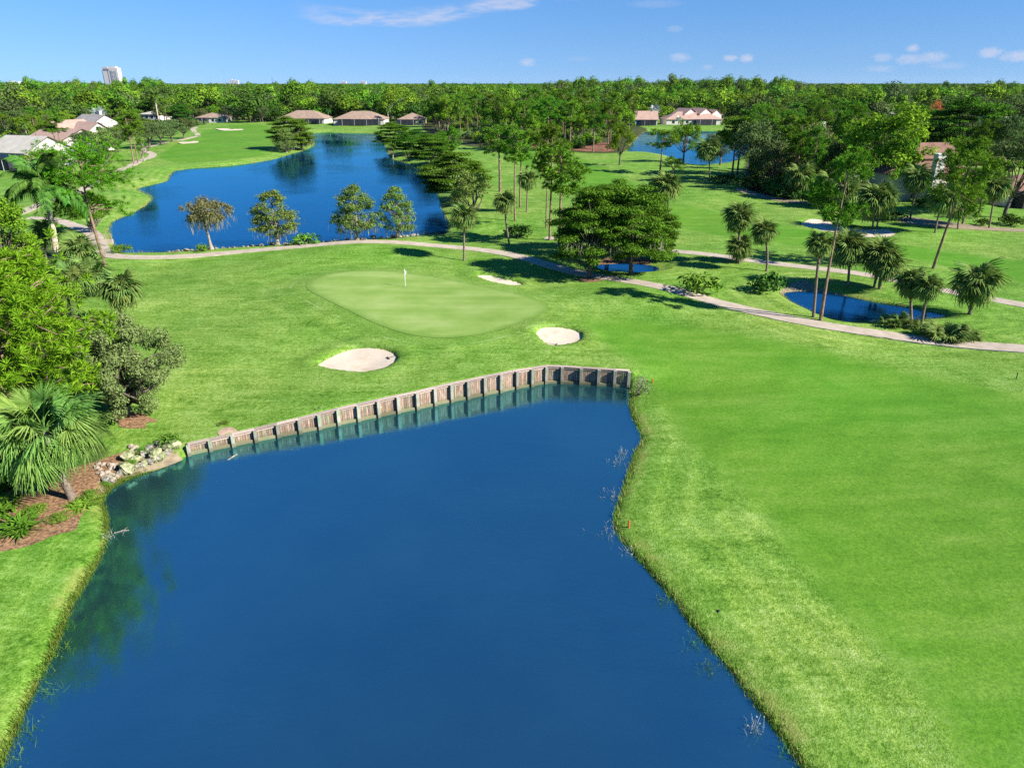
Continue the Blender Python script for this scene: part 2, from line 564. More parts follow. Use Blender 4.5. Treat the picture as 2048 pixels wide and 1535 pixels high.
def leaf_mat(name, c1, c2, trans=.35, gloss=.0, obj_var=.26, hue=.025):
    m, n, o = mat(name)
    v = n.attr('var')
    oi = n.new('ShaderNodeObjectInfo')
    col = n.mix(v, c1, c2)
    h = n.new('ShaderNodeHueSaturation')
    n.link(col, h.inputs['Color'])
    n.link(n.math('ADD', 1 - obj_var, n.math('MULTIPLY', oi.outputs['Random'], 2 * obj_var)), h.inputs['Value'])
    r2 = n.math('FRACT', n.math('MULTIPLY', oi.outputs['Random'], 17.31))
    n.link(n.math('ADD', .5 - hue, n.math('MULTIPLY', r2, 2 * hue)), h.inputs['Hue'])
    d = n.new('ShaderNodeBsdfDiffuse'); t = n.new('ShaderNodeBsdfTranslucent')
    n.link(h.outputs[0], d.inputs[0])
    n.link(n.mix(.35, h.outputs[0], (c2[0] * 1.2, c2[1] * 1.15, c2[2] * .6)), t.inputs[0])
    mx = n.new('ShaderNodeMixShader'); mx.inputs[0].default_value = trans
    n.link(d.outputs[0], mx.inputs[1]); n.link(t.outputs[0], mx.inputs[2])
    last = mx.outputs[0]
    if gloss:
        g = n.new('ShaderNodeBsdfGlossy'); g.inputs['Roughness'].default_value = .4
        m2 = n.new('ShaderNodeMixShader'); m2.inputs[0].default_value = gloss
        n.link(last, m2.inputs[1]); n.link(g.outputs[0], m2.inputs[2]); last = m2.outputs[0]
    n.link(last, o.inputs[0])
    return m


def ground_mat():
    m, n, o = mat('turf')
    b = n.new('ShaderNodeBsdfPrincipled')
    geo = n.new('ShaderNodeNewGeometry')
    pos = geo.outputs['Position']
    fair = n.attr('fair'); shore = n.attr('shore'); gr = n.attr('green'); wild = n.attr('wild')
    big = n.noise(pos, .045, 4, .6)
    mid = n.noise(pos, .35, 5, .62, .4)
    fine = n.noise(pos, 3.2, 4, .7)
    vfine = n.noise(pos, 11.0, 3, .7)
    mp = n.new('ShaderNodeMapping'); mp.inputs['Rotation'].default_value = (0, 0, .5); mp.inputs['Scale'].default_value = (.16, 1.5, 1)
    n.link(pos, mp.inputs[0])
    streak = n.noise(mp.outputs[0], 1.0, 4, .65, .6)
    # rough: light tips, dark thatch
    rough = n.ramp(n.math('ADD', n.math('MULTIPLY', mid, .30), n.math('ADD', n.math('MULTIPLY', fine, .50), n.math('MULTIPLY', streak, .24))),
                   [(.37, (.040, .104, .010)), (.46, (.104, .198, .022)), (.54, (.165, .268, .044)), (.65, (.255, .352, .098))])
    patch = n.noise(pos, .11, 5, .62, .8)
    rough = n.mix(n.step(big, .35, .65), n.mix(1.0, rough, (.74, .94, .7), 'MULTIPLY'), rough)
    rough = n.mix(n.math('MULTIPLY', n.step(patch, .50, .68), .55), rough, n.mix(1.0, rough, (1.5, 1.28, 1.55), 'MULTIPLY'))
    rough = n.mix(n.math('MULTIPLY', n.math('SUBTRACT', 1.0, n.step(patch, .34, .44)), .5), rough, n.mix(1.0, rough, (.6, .78, .6), 'MULTIPLY'))
    blade = n.ramp(vfine, [(.32, (.42, .52, .4)), (.5, (.95, .97, .95)), (.72, (1.6, 1.42, 1.6))])
    rough = n.mix(.85, rough, blade, 'MULTIPLY')
    wob = n.math('MULTIPLY', n.math('SUBTRACT', mid, .5), 1.6)
    sb = n.math('SINE', n.math('MULTIPLY', n.math('ADD', shore, wob), 3.3))
    sb = n.math('MULTIPLY', n.step(sb, -.2, .8), n.math('SUBTRACT', 1.0, n.step(shore, 8.0, 14.0)))
    rough = n.mix(n.math('MULTIPLY', sb, .75), rough, n.mix(1.0, rough, (1.32, 1.2, 1.3), 'MULTIPLY'))
    sg = n.math('SINE', n.math('MULTIPLY', n.math('ADD', gr, n.math('MULTIPLY', wob, 1.6)), 2.6))
    sg = n.math('MULTIPLY', n.step(sg, .0, .9), n.math('SUBTRACT', 1.0, n.step(gr, 6.0, 9.5)))
    rough = n.mix(n.math('MULTIPLY', sg, .45), rough, n.mix(1.0, rough, (1.3, 1.2, 1.3), 'MULTIPLY'))
    mp2 = n.new('ShaderNodeMapping'); mp2.inputs['Rotation'].default_value = (0, 0, -.9); mp2.inputs['Scale'].default_value = (.10, .55, 1)
    n.link(pos, mp2.inputs[0])
    fst = n.noise(mp2.outputs[0], 1.0, 3, .6, .3)
    fw = n.ramp(n.math('ADD', n.math('MULTIPLY', fst, .6), n.math('MULTIPLY', mid, .4)), [(.36, (.078, .190, .014)), (.5, (.100, .222, .019)), (.64, (.135, .250, .032))])
    fw = n.mix(n.step(big, .4, .62), fw, n.mix(1.0, fw, (.80, .97, .8), 'MULTIPLY'))
    fw = n.mix(n.math('MULTIPLY', n.step(patch, .50, .66), .5), fw, n.mix(1.0, fw, (1.35, 1.16, 1.5), 'MULTIPLY'))
    wv = n.new('ShaderNodeTexWave'); wv.inputs['Scale'].default_value = .10; wv.inputs['Distortion'].default_value = 2.5; wv.inputs['Detail'].default_value = 2; wv.inputs['Detail Scale'].default_value = .6
    mw = n.new('ShaderNodeMapping'); mw.inputs['Rotation'].default_value = (0, 0, .62); n.link(pos, mw.inputs[0]); n.link(mw.outputs[0], wv.inputs[0])
    fw = n.mix(n.math('MULTIPLY', n.step(wv.outputs[1], .35, .65), .35), fw, n.mix(1.0, fw, (.86, .93, .82), 'MULTIPLY'))
    fw = n.mix(.6, fw, blade, 'MULTIPLY')
    fw = n.mix(.55, fw, n.ramp(n.noise(pos, 4.5, 5, .7), [(.36, (.58, .68, .52)), (.5, (.98, .98, .98)), (.64, (1.42, 1.26, 1.4))]), 'MULTIPLY')
    edge = n.math('ADD', fair, n.math('MULTIPLY', n.math('SUBTRACT', mid, .5), 1.6))
    col = n.mix(n.step(edge, -1.6, 1.4), fw, rough)
    # collar round the green
    col = n.mix(n.math('SUBTRACT', 1.0, n.math('MULTIPLY', n.step(gr, .6, 2.8), 1.0)), col, n.mix(.35, rough, (.118, .215, .034)))
    edge_l = n.math('MULTIPLY', n.step(gr, 1.62, 1.76), n.math('SUBTRACT', 1.0, n.step(gr, 1.8, 1.96)))
    col = n.mix(n.math('MULTIPLY', edge_l, n.math('MULTIPLY', n.step(mid, .46, .6), .6)), col, (.26, .36, .13))
    # leaf litter under the woods
    litter = n.ramp(n.math('ADD', n.math('MULTIPLY', mid, .6), n.math('MULTIPLY', fine, .4)), [(.38, (.026, .022, .010)), (.5, (.050, .056, .018)), (.62, (.055, .095, .02))])
    col = n.mix(n.step(n.math('ADD', wild, n.math('MULTIPLY', n.math('SUBTRACT', mid, .5), .6)), .35, .6), col, litter)
    # bare soil right at the water line
    soil = n.ramp(fine, [(.35, (.012, .010, .007)), (.6, (.045, .034, .02))])
    lip = n.math('ADD', shore, n.math('MULTIPLY', n.math('SUBTRACT', fine, .5), .35))
    col = n.mix(n.math('SUBTRACT', 1.0, n.step(lip, .02, .14)), col, soil)
    yel = n.math('MULTIPLY', n.math('SUBTRACT', 1.0, n.step(shore, .35, 1.3)), n.step(mid, .46, .6))
    col = n.mix(n.math('MULTIPLY', yel, .65), col, (.24, .25, .06))
    n.link(col, b.inputs['Base Color'])
    b.inputs['Roughness'].default_value = .9
    b.inputs['Specular IOR Level'].default_value = .1
    bp = n.new('ShaderNodeBump'); bp.inputs['Distance'].default_value = .14
    n.link(n.math('ADD', .12, n.math('MULTIPLY', n.step(edge, -.4, .4), .5)), bp.inputs['Strength'])
    n.link(n.math('ADD', n.math('MULTIPLY', fine, .6), n.math('MULTIPLY', vfine, .6)), bp.inputs['Height'])
    n.link(bp.outputs[0], b.inputs['Normal'])
    n.link(b.outputs[0], o.inputs[0])
    return m


def water_mat(name, body, rip, ior=1.45, tint=(.32, .84, 1, 1)):
    m, n, o = mat(name)
    geo = n.new('ShaderNodeNewGeometry')
    pos = geo.outputs['Position']
    mp = n.new('ShaderNodeMapping'); mp.inputs['Rotation'].default_value = (0, 0, .45); mp.inputs['Scale'].default_value = (1.0, 2.2, 1)
    n.link(pos, mp.inputs[0])
    h = n.math('ADD', n.math('MULTIPLY', n.noise(mp.outputs[0], 1.9, 4, .7), .7), n.math('MULTIPLY', n.noise(mp.outputs[0], .5, 2, .5), .9))
    calm = n.step(n.noise(pos, .05, 3, .5), .35, .65)
    bp = n.new('ShaderNodeBump'); bp.inputs['Distance'].default_value = .06
    n.link(n.math('ADD', rip * .2, n.math('MULTIPLY', calm, rip * .8)), bp.inputs['Strength'])
    n.link(h, bp.inputs['Height'])
    d = n.new('ShaderNodeBsdfDiffuse')
    tone = n.noise(pos, .12, 3, .6)
    n.link(n.mix(n.step(tone, .3, .7), tuple(c * .88 for c in body), tuple(c * 1.1 for c in body)), d.inputs[0])
    g = n.new('ShaderNodeBsdfGlossy'); g.inputs['Roughness'].default_value = .03; g.inputs['Color'].default_value = tint
    fr = n.new('ShaderNodeFresnel'); fr.inputs['IOR'].default_value = ior
    n.link(bp.outputs[0], g.inputs['Normal']); n.link(bp.outputs[0], fr.inputs['Normal'])
    mx = n.new('ShaderNodeMixShader')
    n.link(fr.outputs[0], mx.inputs[0]); n.link(d.outputs[0], mx.inputs[1]); n.link(g.outputs[0], mx.inputs[2])
    n.link(mx.outputs[0], o.inputs[0])
    return m


def bark_mat(name, c1, c2, sc=6.0, ring=0.0):
    m, n, o = mat(name)
    b = n.new('ShaderNodeBsdfPrincipled')
    t = n.new('ShaderNodeTexCoord')
    mp = n.new('ShaderNodeMapping'); mp.inputs['Scale'].default_value = (1, 1, .35 if not ring else 3.0)
    n.link(t.outputs['Object'], mp.inputs[0])
    f = n.noise(mp.outputs[0], sc, 5, .65)
    n.link(n.mix(n.step(f, .35, .65), c1, c2), b.inputs['Base Color'])
    b.inputs['Roughness'].default_value = .9; b.inputs['Specular IOR Level'].default_value = .1
    bp = n.new('ShaderNodeBump'); bp.inputs['Strength'].default_value = .6; bp.inputs['Distance'].default_value = .05
    n.link(f, bp.inputs['Height']); n.link(bp.outputs[0], b.inputs['Normal'])
    n.link(b.outputs[0], o.inputs[0])
    return m


M = {}
M['turf'] = ground_mat()
M['pond'] = water_mat('pond_water', (.013, .041, .048), .34, 5.0, (.32, .90, 1, 1))
M['lake'] = water_mat('lake_water', (.001, .018, .060), .35, 2.0)
M['pine_leaf'] = leaf_mat('pine_needles', (0.064, 0.156, 0.015), (0.166, 0.325, 0.028), 0.18)
M['pine_near'] = leaf_mat('young_pine_needles', (0.064, 0.190, 0.009), (0.164, 0.339, 0.019), 0.22, 0, 0.05)
M['oak_leaf'] = leaf_mat('oak_leaves', (0.050, 0.088, 0.025), (0.139, 0.188, 0.062), 0.14)
M['grey_leaf'] = leaf_mat('grey_green_leaves', (0.070, 0.125, 0.034), (0.210, 0.285, 0.100), 0.16)
M['layer_leaf'] = leaf_mat('dark_glossy_leaves', (0.024, 0.078, 0.007), (0.095, 0.212, 0.018), 0.10, 0, 0.12)
M['broad_leaf'] = leaf_mat('bright_leaves', (0.064, 0.156, 0.010), (0.172, 0.324, 0.024), 0.20)
M['cyp_leaf'] = leaf_mat('cypress_leaves', (0.080, 0.150, 0.026), (0.235, 0.325, 0.078), 0.18, 0, 0.15)
M['cyp_old'] = leaf_mat('rusty_cypress_leaves', (.110, .120, .040), (.250, .225, .105), .3)
M['palm_leaf'] = leaf_mat('palm_fronds', (0.081, 0.142, 0.028), (0.204, 0.285, 0.081), 0.20, 0, 0.12)
M['palm_near'] = leaf_mat('near_palm_fronds', (0.090, 0.190, 0.030), (0.215, 0.345, 0.085), 0.20, 0, 0.06)
M['royal_leaf'] = leaf_mat('feather_palm_fronds', (0.030, 0.095, 0.014), (0.105, 0.205, 0.036), 0.12)
M['silver_leaf'] = leaf_mat('silver_palm_fronds', (.22, .27, .24), (.40, .45, .42), .15, .05)
M['flame_leaf'] = leaf_mat('orange_blossom', (.35, .12, .03), (.60, .24, .08), .3)
M['shrub_leaf'] = leaf_mat('shrub_leaves', (0.062, 0.150, 0.015), (0.172, 0.293, 0.038), 0.18)
M['dark_shrub'] = leaf_mat('dark_shrub_leaves', (0.033, 0.078, 0.013), (0.090, 0.163, 0.029), 0.15)
M['lily_leaf'] = leaf_mat('strap_leaves', (0.069, 0.180, 0.014), (0.159, 0.300, 0.034), 0.25)
M['reed'] = leaf_mat('shore_grass_blades', (.085, .20, .018), (.22, .31, .06), .3)
M['reed_dry'] = leaf_mat('dry_shore_grass', (.16, .15, .05), (.34, .30, .12), .2)
M['weed'] = leaf_mat('water_weed', (.22, .26, .20), (.50, .52, .44), .2)
M['moss'] = leaf_mat('spanish_moss', (.16, .17, .10), (.36, .36, .25), .3)
M['dead_frond'] = leaf_mat('dead_fronds', (.17, .12, .06), (.38, .30, .18), .2)
M['pine_bark'] = bark_mat('pine_bark', (.12, .075, .05), (.30, .20, .145))
M['bark'] = bark_mat('grey_bark', (.06, .05, .04), (.17, .14, .11))
M['cyp_bark'] = bark_mat('cypress_bark', (.17, .14, .11), (.36, .31, .25))
M['palm_bark'] = bark_mat('palm_bark', (.10, .075, .055), (.25, .20, .15), 5, 1)
M['royal_bark'] = bark_mat('smooth_palm_bark', (.40, .31, .24), (.58, .48, .39), 3, 1)
M['shaft'] = simple('green_crownshaft', (.10, .24, .05), .5)


def sand_mat():
    m, n, o = mat('bunker_sand')
    b = n.new('ShaderNodeBsdfPrincipled')
    pos = n.new('ShaderNodeNewGeometry').outputs['Position']
    f = n.noise(pos, .5, 5, .6); g = n.noise(pos, 14, 3, .6)
    c = n.ramp(f, [(.35, (.52, .43, .325)), (.55, (.565, .475, .365)), (.72, (.46, .37, .235))])
    c = n.mix(.5, c, n.ramp(g, [(.35, (.86, .85, .84)), (.65, (1.1, 1.1, 1.1))]), 'MULTIPLY')
    n.link(c, b.inputs['Base Color']); b.inputs['Roughness'].default_value = .95; b.inputs['Specular IOR Level'].default_value = .1
    bp = n.new('ShaderNodeBump'); bp.inputs['Strength'].default_value = .35; bp.inputs['Distance'].default_value = .08
    mp = n.new('ShaderNodeMapping'); mp.inputs['Scale'].default_value = (1, 6, 1); mp.inputs['Rotation'].default_value = (0, 0, .4); n.link(pos, mp.inputs[0])
    n.link(n.math('ADD', n.noise(mp.outputs[0], 1.5, 3, .5), n.math('MULTIPLY', g, .5)), bp.inputs['Height']); n.link(bp.outputs[0], b.inputs['Normal'])
    n.link(b.outputs[0], o.inputs[0])
    return m


def path_mat():
    m, n, o = mat('path_concrete')
    b = n.new('ShaderNodeBsdfPrincipled')
    pos = n.new('ShaderNodeNewGeometry').outputs['Position']
    f = n.noise(pos, .8, 5, .65); g = n.noise(pos, 9, 4, .65)
    c = n.ramp(f, [(.3, (.33, .27, .205)), (.55, (.43, .36, .28)), (.75, (.48, .41, .33))])
    c = n.mix(.6, c, n.ramp(g, [(.3, (.8, .79, .78)), (.7, (1.1, 1.1, 1.1))]), 'MULTIPLY')
    n.link(c, b.inputs['Base Color']); b.inputs['Roughness'].default_value = .85; b.inputs['Specular IOR Level'].default_value = .2
    n.link(b.outputs[0], o.inputs[0])
    return m


def green_mat():
    m, n, o = mat('putting_turf')
    b = n.new('ShaderNodeBsdfPrincipled')
    pos = n.new('ShaderNodeNewGeometry').outputs['Position']
    mp = n.new('ShaderNodeMapping'); mp.inputs['Rotation'].default_value = (0, 0, .62); mp.inputs['Scale'].default_value = (.07, .5, 1); n.link(pos, mp.inputs[0])
    s = n.noise(mp.outputs[0], 1.0, 4, .6, .3); f = n.noise(pos, .25, 4, .6); g = n.noise(pos, 6, 3, .6)
    c = n.ramp(n.math('ADD', n.math('MULTIPLY', s, .5), n.math('MULTIPLY', f, .5)), [(.36, (.150, .248, .046)), (.5, (.192, .290, .064)), (.64, (.250, .332, .100))])
    c = n.mix(.4, c, n.ramp(g, [(.3, (.85, .87, .85)), (.7, (1.12, 1.1, 1.12))]), 'MULTIPLY')
    e = n.math('ADD', n.attr('edge'), n.math('MULTIPLY', n.math('SUBTRACT', n.noise(pos, .8, 4, .6), .5), 1.4))
    c = n.mix(n.math('MULTIPLY', n.step(e, -1.1, .0), .85), c, n.mix(n.step(g, .3, .7), (.100, .200, .030), (.140, .235, .042)))
    n.link(c, b.inputs['Base Color']); b.inputs['Roughness'].default_value = .9; b.inputs['Specular IOR Level'].default_value = .1
    n.link(b.outputs[0], o.inputs[0])
    return m


M['sand'] = sand_mat(); M['path'] = path_mat(); M['green'] = green_mat()
M['mulch'] = simple('pine_straw', (.26, .15, .075), .95, .3, 5.0, 1.0, col2=(.085, .045, .025))
M['red_mulch'] = simple('red_mulch', (.20, .07, .04), .95, .4, .4, .5, col2=(.07, .05, .025))
M['dirt'] = simple('bare_earth', (.24, .19, .12), .95, .25, 2.0, .4)
M['pinkdirt'] = simple('washed_sand', (.34, .24, .17), .95, .2, 4.0, .3)
M['rock'] = simple('limestone', (.26, .235, .19), .95, .4, 5.0, 1.0, col2=(.08, .078, .062))
M['mossrock'] = simple('mossy_limestone', (.30, .29, .17), .95, .3, 4.0, 1.0, col2=(.085, .12, .035))
M['shellrock'] = simple('shell_rock', (.33, .27, .21), .95, .4, 6.0, .8)

# ------------------------------------------------------------------ ground


def axis(fine_lo, fine_hi, step, grow, far_lo, far_hi):
    a = list(np.arange(fine_lo, fine_hi + 1e-6, step))
    s = step; v = a[-1]; hi = []
    while v < far_hi:
        s *= grow; v += s; hi.append(v)
    s = step; v = a[0]; lo = []
    while v > far_lo:
        s *= grow; v -= s; lo.append(v)
    return np.array(lo[::-1] + a + hi)


gx = axis(-26, 24, .34, 1.035, -14000, 14000)
gy = axis(17, 72, .34, 1.026, -3000, 16000)
XX, YY = np.meshgrid(gx, gy)
zz, shore = terrain(XX.ravel(), YY.ravel())
nx, ny = len(gx), len(gy)
idx = np.arange(nx * ny).reshape(ny, nx)
Q = np.stack([idx[:-1, :-1], idx[:-1, 1:], idx[1:, 1:], idx[1:, :-1]], -1).reshape(-1, 4)
gm = mesh_np('ground', np.stack([XX.ravel(), YY.ravel(), zz], 1), Q, mats=[M['turf']], smooth=True)


def fattr(me, name, v):
    a = me.attributes.new(name, 'FLOAT', 'POINT')
    a.data.foreach_set('value', np.asarray(v, np.float32))


fx, fy = XX.ravel(), YY.ravel()
ff = np.full(fx.shape, 40.0)
for P in FAIRS:
    ff = np.minimum(ff, sdf(fx, fy, P, 40))
fattr(gm, 'fair', ff)
fattr(gm, 'green', sdf(fx, fy, GREEN, 10))
fattr(gm, 'shore', shore)
WILD = [crom(pix(p), True, 3) for p in (
    [(1475, 372), (1560, 392), (1640, 402), (1700, 395), (1830, 360), (1990, 300), (2300, 320), (2300, 240), (1560, 240), (1500, 300)],
    [(900, 290), (1000, 298), (1100, 303), (1225, 306), (1262, 295), (1280, 250), (1000, 235), (850, 240), (850, 268)],
    [(-200, 300), (60, 300), (180, 290), (330, 262), (420, 246), (420, 222), (-200, 222)],
    [(-300, 1060), (25, 1065), (110, 1035), (140, 985), (215, 905), (240, 840), (170, 640), (150, 520), (60, 480), (-300, 520)])]
wl = np.zeros(fx.shape)
for P in WILD:
    wl = np.maximum(wl, 1 - sstep(-6, 3, sdf(fx, fy, P, 20)))
wl = np.maximum(wl, sstep(520, 620, fy))
fattr(gm, 'wild', wl)
ground = tag(obj('ground', gm), kind='structure')
ground['label'] = 'mown golf course turf and woodland floor'


def fill(P, res, zfun, jitter=.0):
    """triangulated sheet inside polygon P"""
    P = np.asarray(P)
    lo, hi = P.min(0), P.max(0)
    xs = np.arange(lo[0], hi[0], res); ys = np.arange(lo[1], hi[1], res)
    X, Y = np.meshgrid(xs, ys); X = X.ravel(); Y = Y.ravel()
    s = sdf(X, Y, P, 1e3)
    k = s < -res * .6
    pts = np.vstack([P, np.stack([X[k], Y[k]], 1)])
    n = len(P)
    vs, _, fs, _, _, _ = delaunay_2d_cdt([Vector(p) for p in pts], [(i, (i + 1) % n) for i in range(n)], [], 1, 1e-5)
    V = np.array([(v.x, v.y) for v in vs])
    z = zfun(V[:, 0], V[:, 1])
    tri = np.array([f for f in fs if len(f) == 3])
    return np.column_stack([V, z]), tri


def sheet(name, P, res, off, material, zfun=None, label=None):
    zf = zfun or (lambda x, y: terrain(x, y)[0] + off)
    V, t = fill(P, res, zf)
    me = mesh_np(name, V, tris=t, mats=[material], smooth=True)
    o = tag(obj(name, me), kind='structure')
    if label: o['label'] = label
    return o


for name, P, zw in WATERS:
    big = P
    ctr = None
    tn = np.roll(P, -1, 0) - np.roll(P, 1, 0); tn /= np.linalg.norm(tn, axis=1, keepdims=True) + 1e-9
    sgn = 1 if ((P * np.roll(np.roll(P, -1, 0), 1, 1) * np.array([1, -1])).sum()) > 0 else -1
    big = P + np.stack([tn[:, 1], -tn[:, 0]], 1) * (.3 if name == 'pond' else .5) * sgn
    # water sheet runs a little under the bank
    V, t = fill(big, 6.0 if name in ('lake', 'far_lake', 'pond') else 2.0, lambda x, y: np.full(np.shape(x), zw))
    o = obj('water' if name in ('pond', 'pool', 'shaded_pool') else 'lake', mesh_np(name, V, tris=t, mats=[M['pond'] if name == 'pond' else M['lake']], smooth=True))
    o.name = {'pond': 'pond_water', 'lake': 'lake_water', 'far_lake': 'lake_water.001', 'pool': 'pool_water', 'shaded_pool': 'pool_water.001'}[name]
    tag(o, kind='structure')

pg = sheet('putting_green', GREEN, .6, .03, M['green'])
vc = np.array([v.co[:2] for v in pg.data.vertices])
fattr(pg.data, 'edge', sdf(vc[:, 0], vc[:, 1], GREEN, 20))
for i, b in enumerate(BUNKERS):
    c = b.mean(0)
    grown = c + (b - c) * 1.02

    def bz(x, y, b=b):
        s = sdf(x, y, b, 30)
        return land(x, y) - .22 - .10 * sstep(0, 3.0, -s) + .05 * np.sin(x * 1.3) * np.cos(y * 1.1) * sstep(0, 1, -s)
    sheet('sand_bunker', grown, .5 if i < 4 else 1.5, 0, M['sand'], bz)


def ribbon(line, width, off, jag=.0):
    d = np.gradient(line, axis=0); d /= np.linalg.norm(d, axis=1, keepdims=True)
    nrm = np.stack([-d[:, 1], d[:, 0]], 1)
    cols = []
    for k in (-.5, -.25, 0, .25, .5):
        w_ = width * k
        jj = (rng.normal(size=len(line)) * jag)[:, None] if abs(k) == .5 else 0
        cols.append(line + nrm * (w_ + jj))
    n = len(line); V = np.vstack(cols)
    z = terrain(V[:, 0], V[:, 1])[0] + off
    # flatten across the width
    z5 = z.reshape(5, n); z5[:] = z5.max(0)[None, :]
    Qs = []
    for c in range(4):
        for i in range(n - 1):
            Qs.append((c * n + i, (c + 1) * n + i, (c + 1) * n + i + 1, c * n + i + 1))
    # skirts give the slab a real edge
    V3 = np.column_stack([V, z5.ravel()])
    sk = np.vstack([V3[:n], V3[4 * n:]]); sk[:, 2] -= .15
    b0 = len(V3); V3 = np.vstack([V3, sk])
    for i in range(n - 1):
        Qs.append((i, i + 1, b0 + i + 1, b0 + i))
        Qs.append((4 * n + i, b0 + n + i, b0 + n + i + 1, 4 * n + i + 1))
    return V3, Qs


for nm, (line, wd) in PATHS.items():
    # resample evenly
    L = np.concatenate([[0], np.cumsum(np.linalg.norm(np.diff(line, axis=0), axis=1))])
    s = np.arange(0, L[-1], .8)
    line = np.stack([np.interp(s, L, line[:, 0]), np.interp(s, L, line[:, 1])], 1)
    V, Qs = ribbon(line, wd + .35, .035, .04)
    tag(obj('cart_path', mesh_np('cart_path', V, Qs, mats=[M['path']], smooth=False)), kind='structure')


def blob(px, py, rx, ry, n=16, jag=.18, seed=1):
    """uneven patch outline around a pixel"""
    r_ = np.random.default_rng(seed)
    pts = []
    for k in range(n):
        a = 2 * math.pi * k / n; q = 1 + r_.normal() * jag
        pts.append((px + math.cos(a) * rx * q, py + math.sin(a) * ry * q))
    return crom(pix(pts), True, 3)


for nm, P, mt in (
    ('mulch_bed', crom(pix([(-60, 960), (40, 930), (160, 905), (225, 884), (258, 876), (286, 890), (262, 908), (226, 930), (190, 960), (168, 985), (152, 1008), (142, 1030), (100, 1042), (55, 1062), (0, 1075), (-60, 1080)]), True, 3), 'mulch'),
    ('bare_ground', crom(pix([(196, 950), (240, 925), (300, 902), (352, 884), (372, 896), (330, 916), (290, 928), (240, 944), (214, 962), (200, 970)], -.7), True, 3), 'dirt'),
    ('mulch_bed', blob(262, 828, 42, 14, 14, .12, 3), 'mulch'),
    ('mulch_bed', crom(pix([(1020, 288), (1080, 291), (1150, 288), (1220, 286), (1228, 300), (1180, 302), (1100, 299), (1030, 296)]), True, 3), 'red_mulch'),
    ('bare_ground', crom(pix([(1560, 577), (1600, 563), (1640, 572), (1700, 584), (1690, 590), (1640, 583), (1600, 581), (1575, 584)]), True, 3), 'dirt'),
    ('bare_ground', blob(455, 850, 24, 8, 12, .15, 5), 'pinkdirt'),
    ('bare_ground', crom(pix([(1770, 430), (1850, 440), (1920, 448), (2010, 452), (2090, 458), (2090, 463), (1990, 460), (1900, 458), (1800, 447)]), True, 3), 'dirt'),
    ('bare_ground', blob(1180, 556, 26, 6, 12, .15, 7), 'mulch'),
    ('bare_ground', blob(1250, 520, 70, 7, 12, .15, 8), 'mulch'),
    ('bare_ground', crom(pix([(1480, 376), (1560, 395), (1640, 406), (1650, 412), (1570, 403), (1480, 384)]), True, 3), 'dirt')):
    sheet(nm, P, .6, .035, M[mt])

# ------------------------------------------------------------------ plants: prototypes


def unit(v):
    return v / (np.linalg.norm(v, axis=-1, keepdims=True) + 1e-9)


def rand_dir(n, rg):
    return unit(rg.normal(size=(n, 3)))


def clump_leaves(mb, clumps, per, L, W, rg, up=.5, m=0, shell=.55, hang=0.0, jit=.55):
    """leaf faces spread over a list of (centre, radii) clumps"""
    C, N = [], []
    for c, r in clumps:
        n = max(4, int(per * (r[0] * r[1] + r[0] * r[2] + r[1] * r[2]) / 3.0))
        d = rand_dir(n, rg)
        k = rg.uniform(shell, 1.05, n)[:, None]
        C.append(np.asarray(c) + d * k * np.asarray(r))
        N.append(unit(d / np.asarray(r)) + np.array([0, 0, up]) + rg.normal(size=(n, 3)) * jit)
    C = np.vstack(C); N = np.vstack(N)
    tang = None
    if hang:
        tang = rg.normal(size=C.shape) * .4 + np.array([0, 0, -hang])
    mb.leaves(C, N, L, W, m, rg, tang)


def limb(mb, a, b, r0, r1, rg, bend=.12, seg=4, m=0, sides=5):
    a = np.asarray(a, float); b = np.asarray(b, float)
    t = np.linspace(0, 1, seg + 1)[:, None]
    L = np.linalg.norm(b - a)
    off = rg.normal(size=3) * bend * L
    P = a + (b - a) * t + np.sin(t * math.pi) * off
    P += rg.normal(size=P.shape) * .02 * L * np.sin(t * math.pi)
    mb.tube(P, r0 + (r1 - r0) * t[:, 0], sides, m)
    return P


def needle_tufts(mb, C, D, n, L, W, rg, m=0):
    """needles fanning out of tuft centres C around direction D"""
    k = len(C)
    d = unit(np.repeat(D, n, 0) * .75 + rand_dir(k * n, rg))
    c = np.repeat(C, n, 0) + d * (L * .5)
    nrm = unit(np.cross(d, rg.normal(size=d.shape)) + np.array([0, 0, .5]))
    mb.leaves(c, nrm, np.full(k * n, L), np.full(k * n, W), m, rg, d)


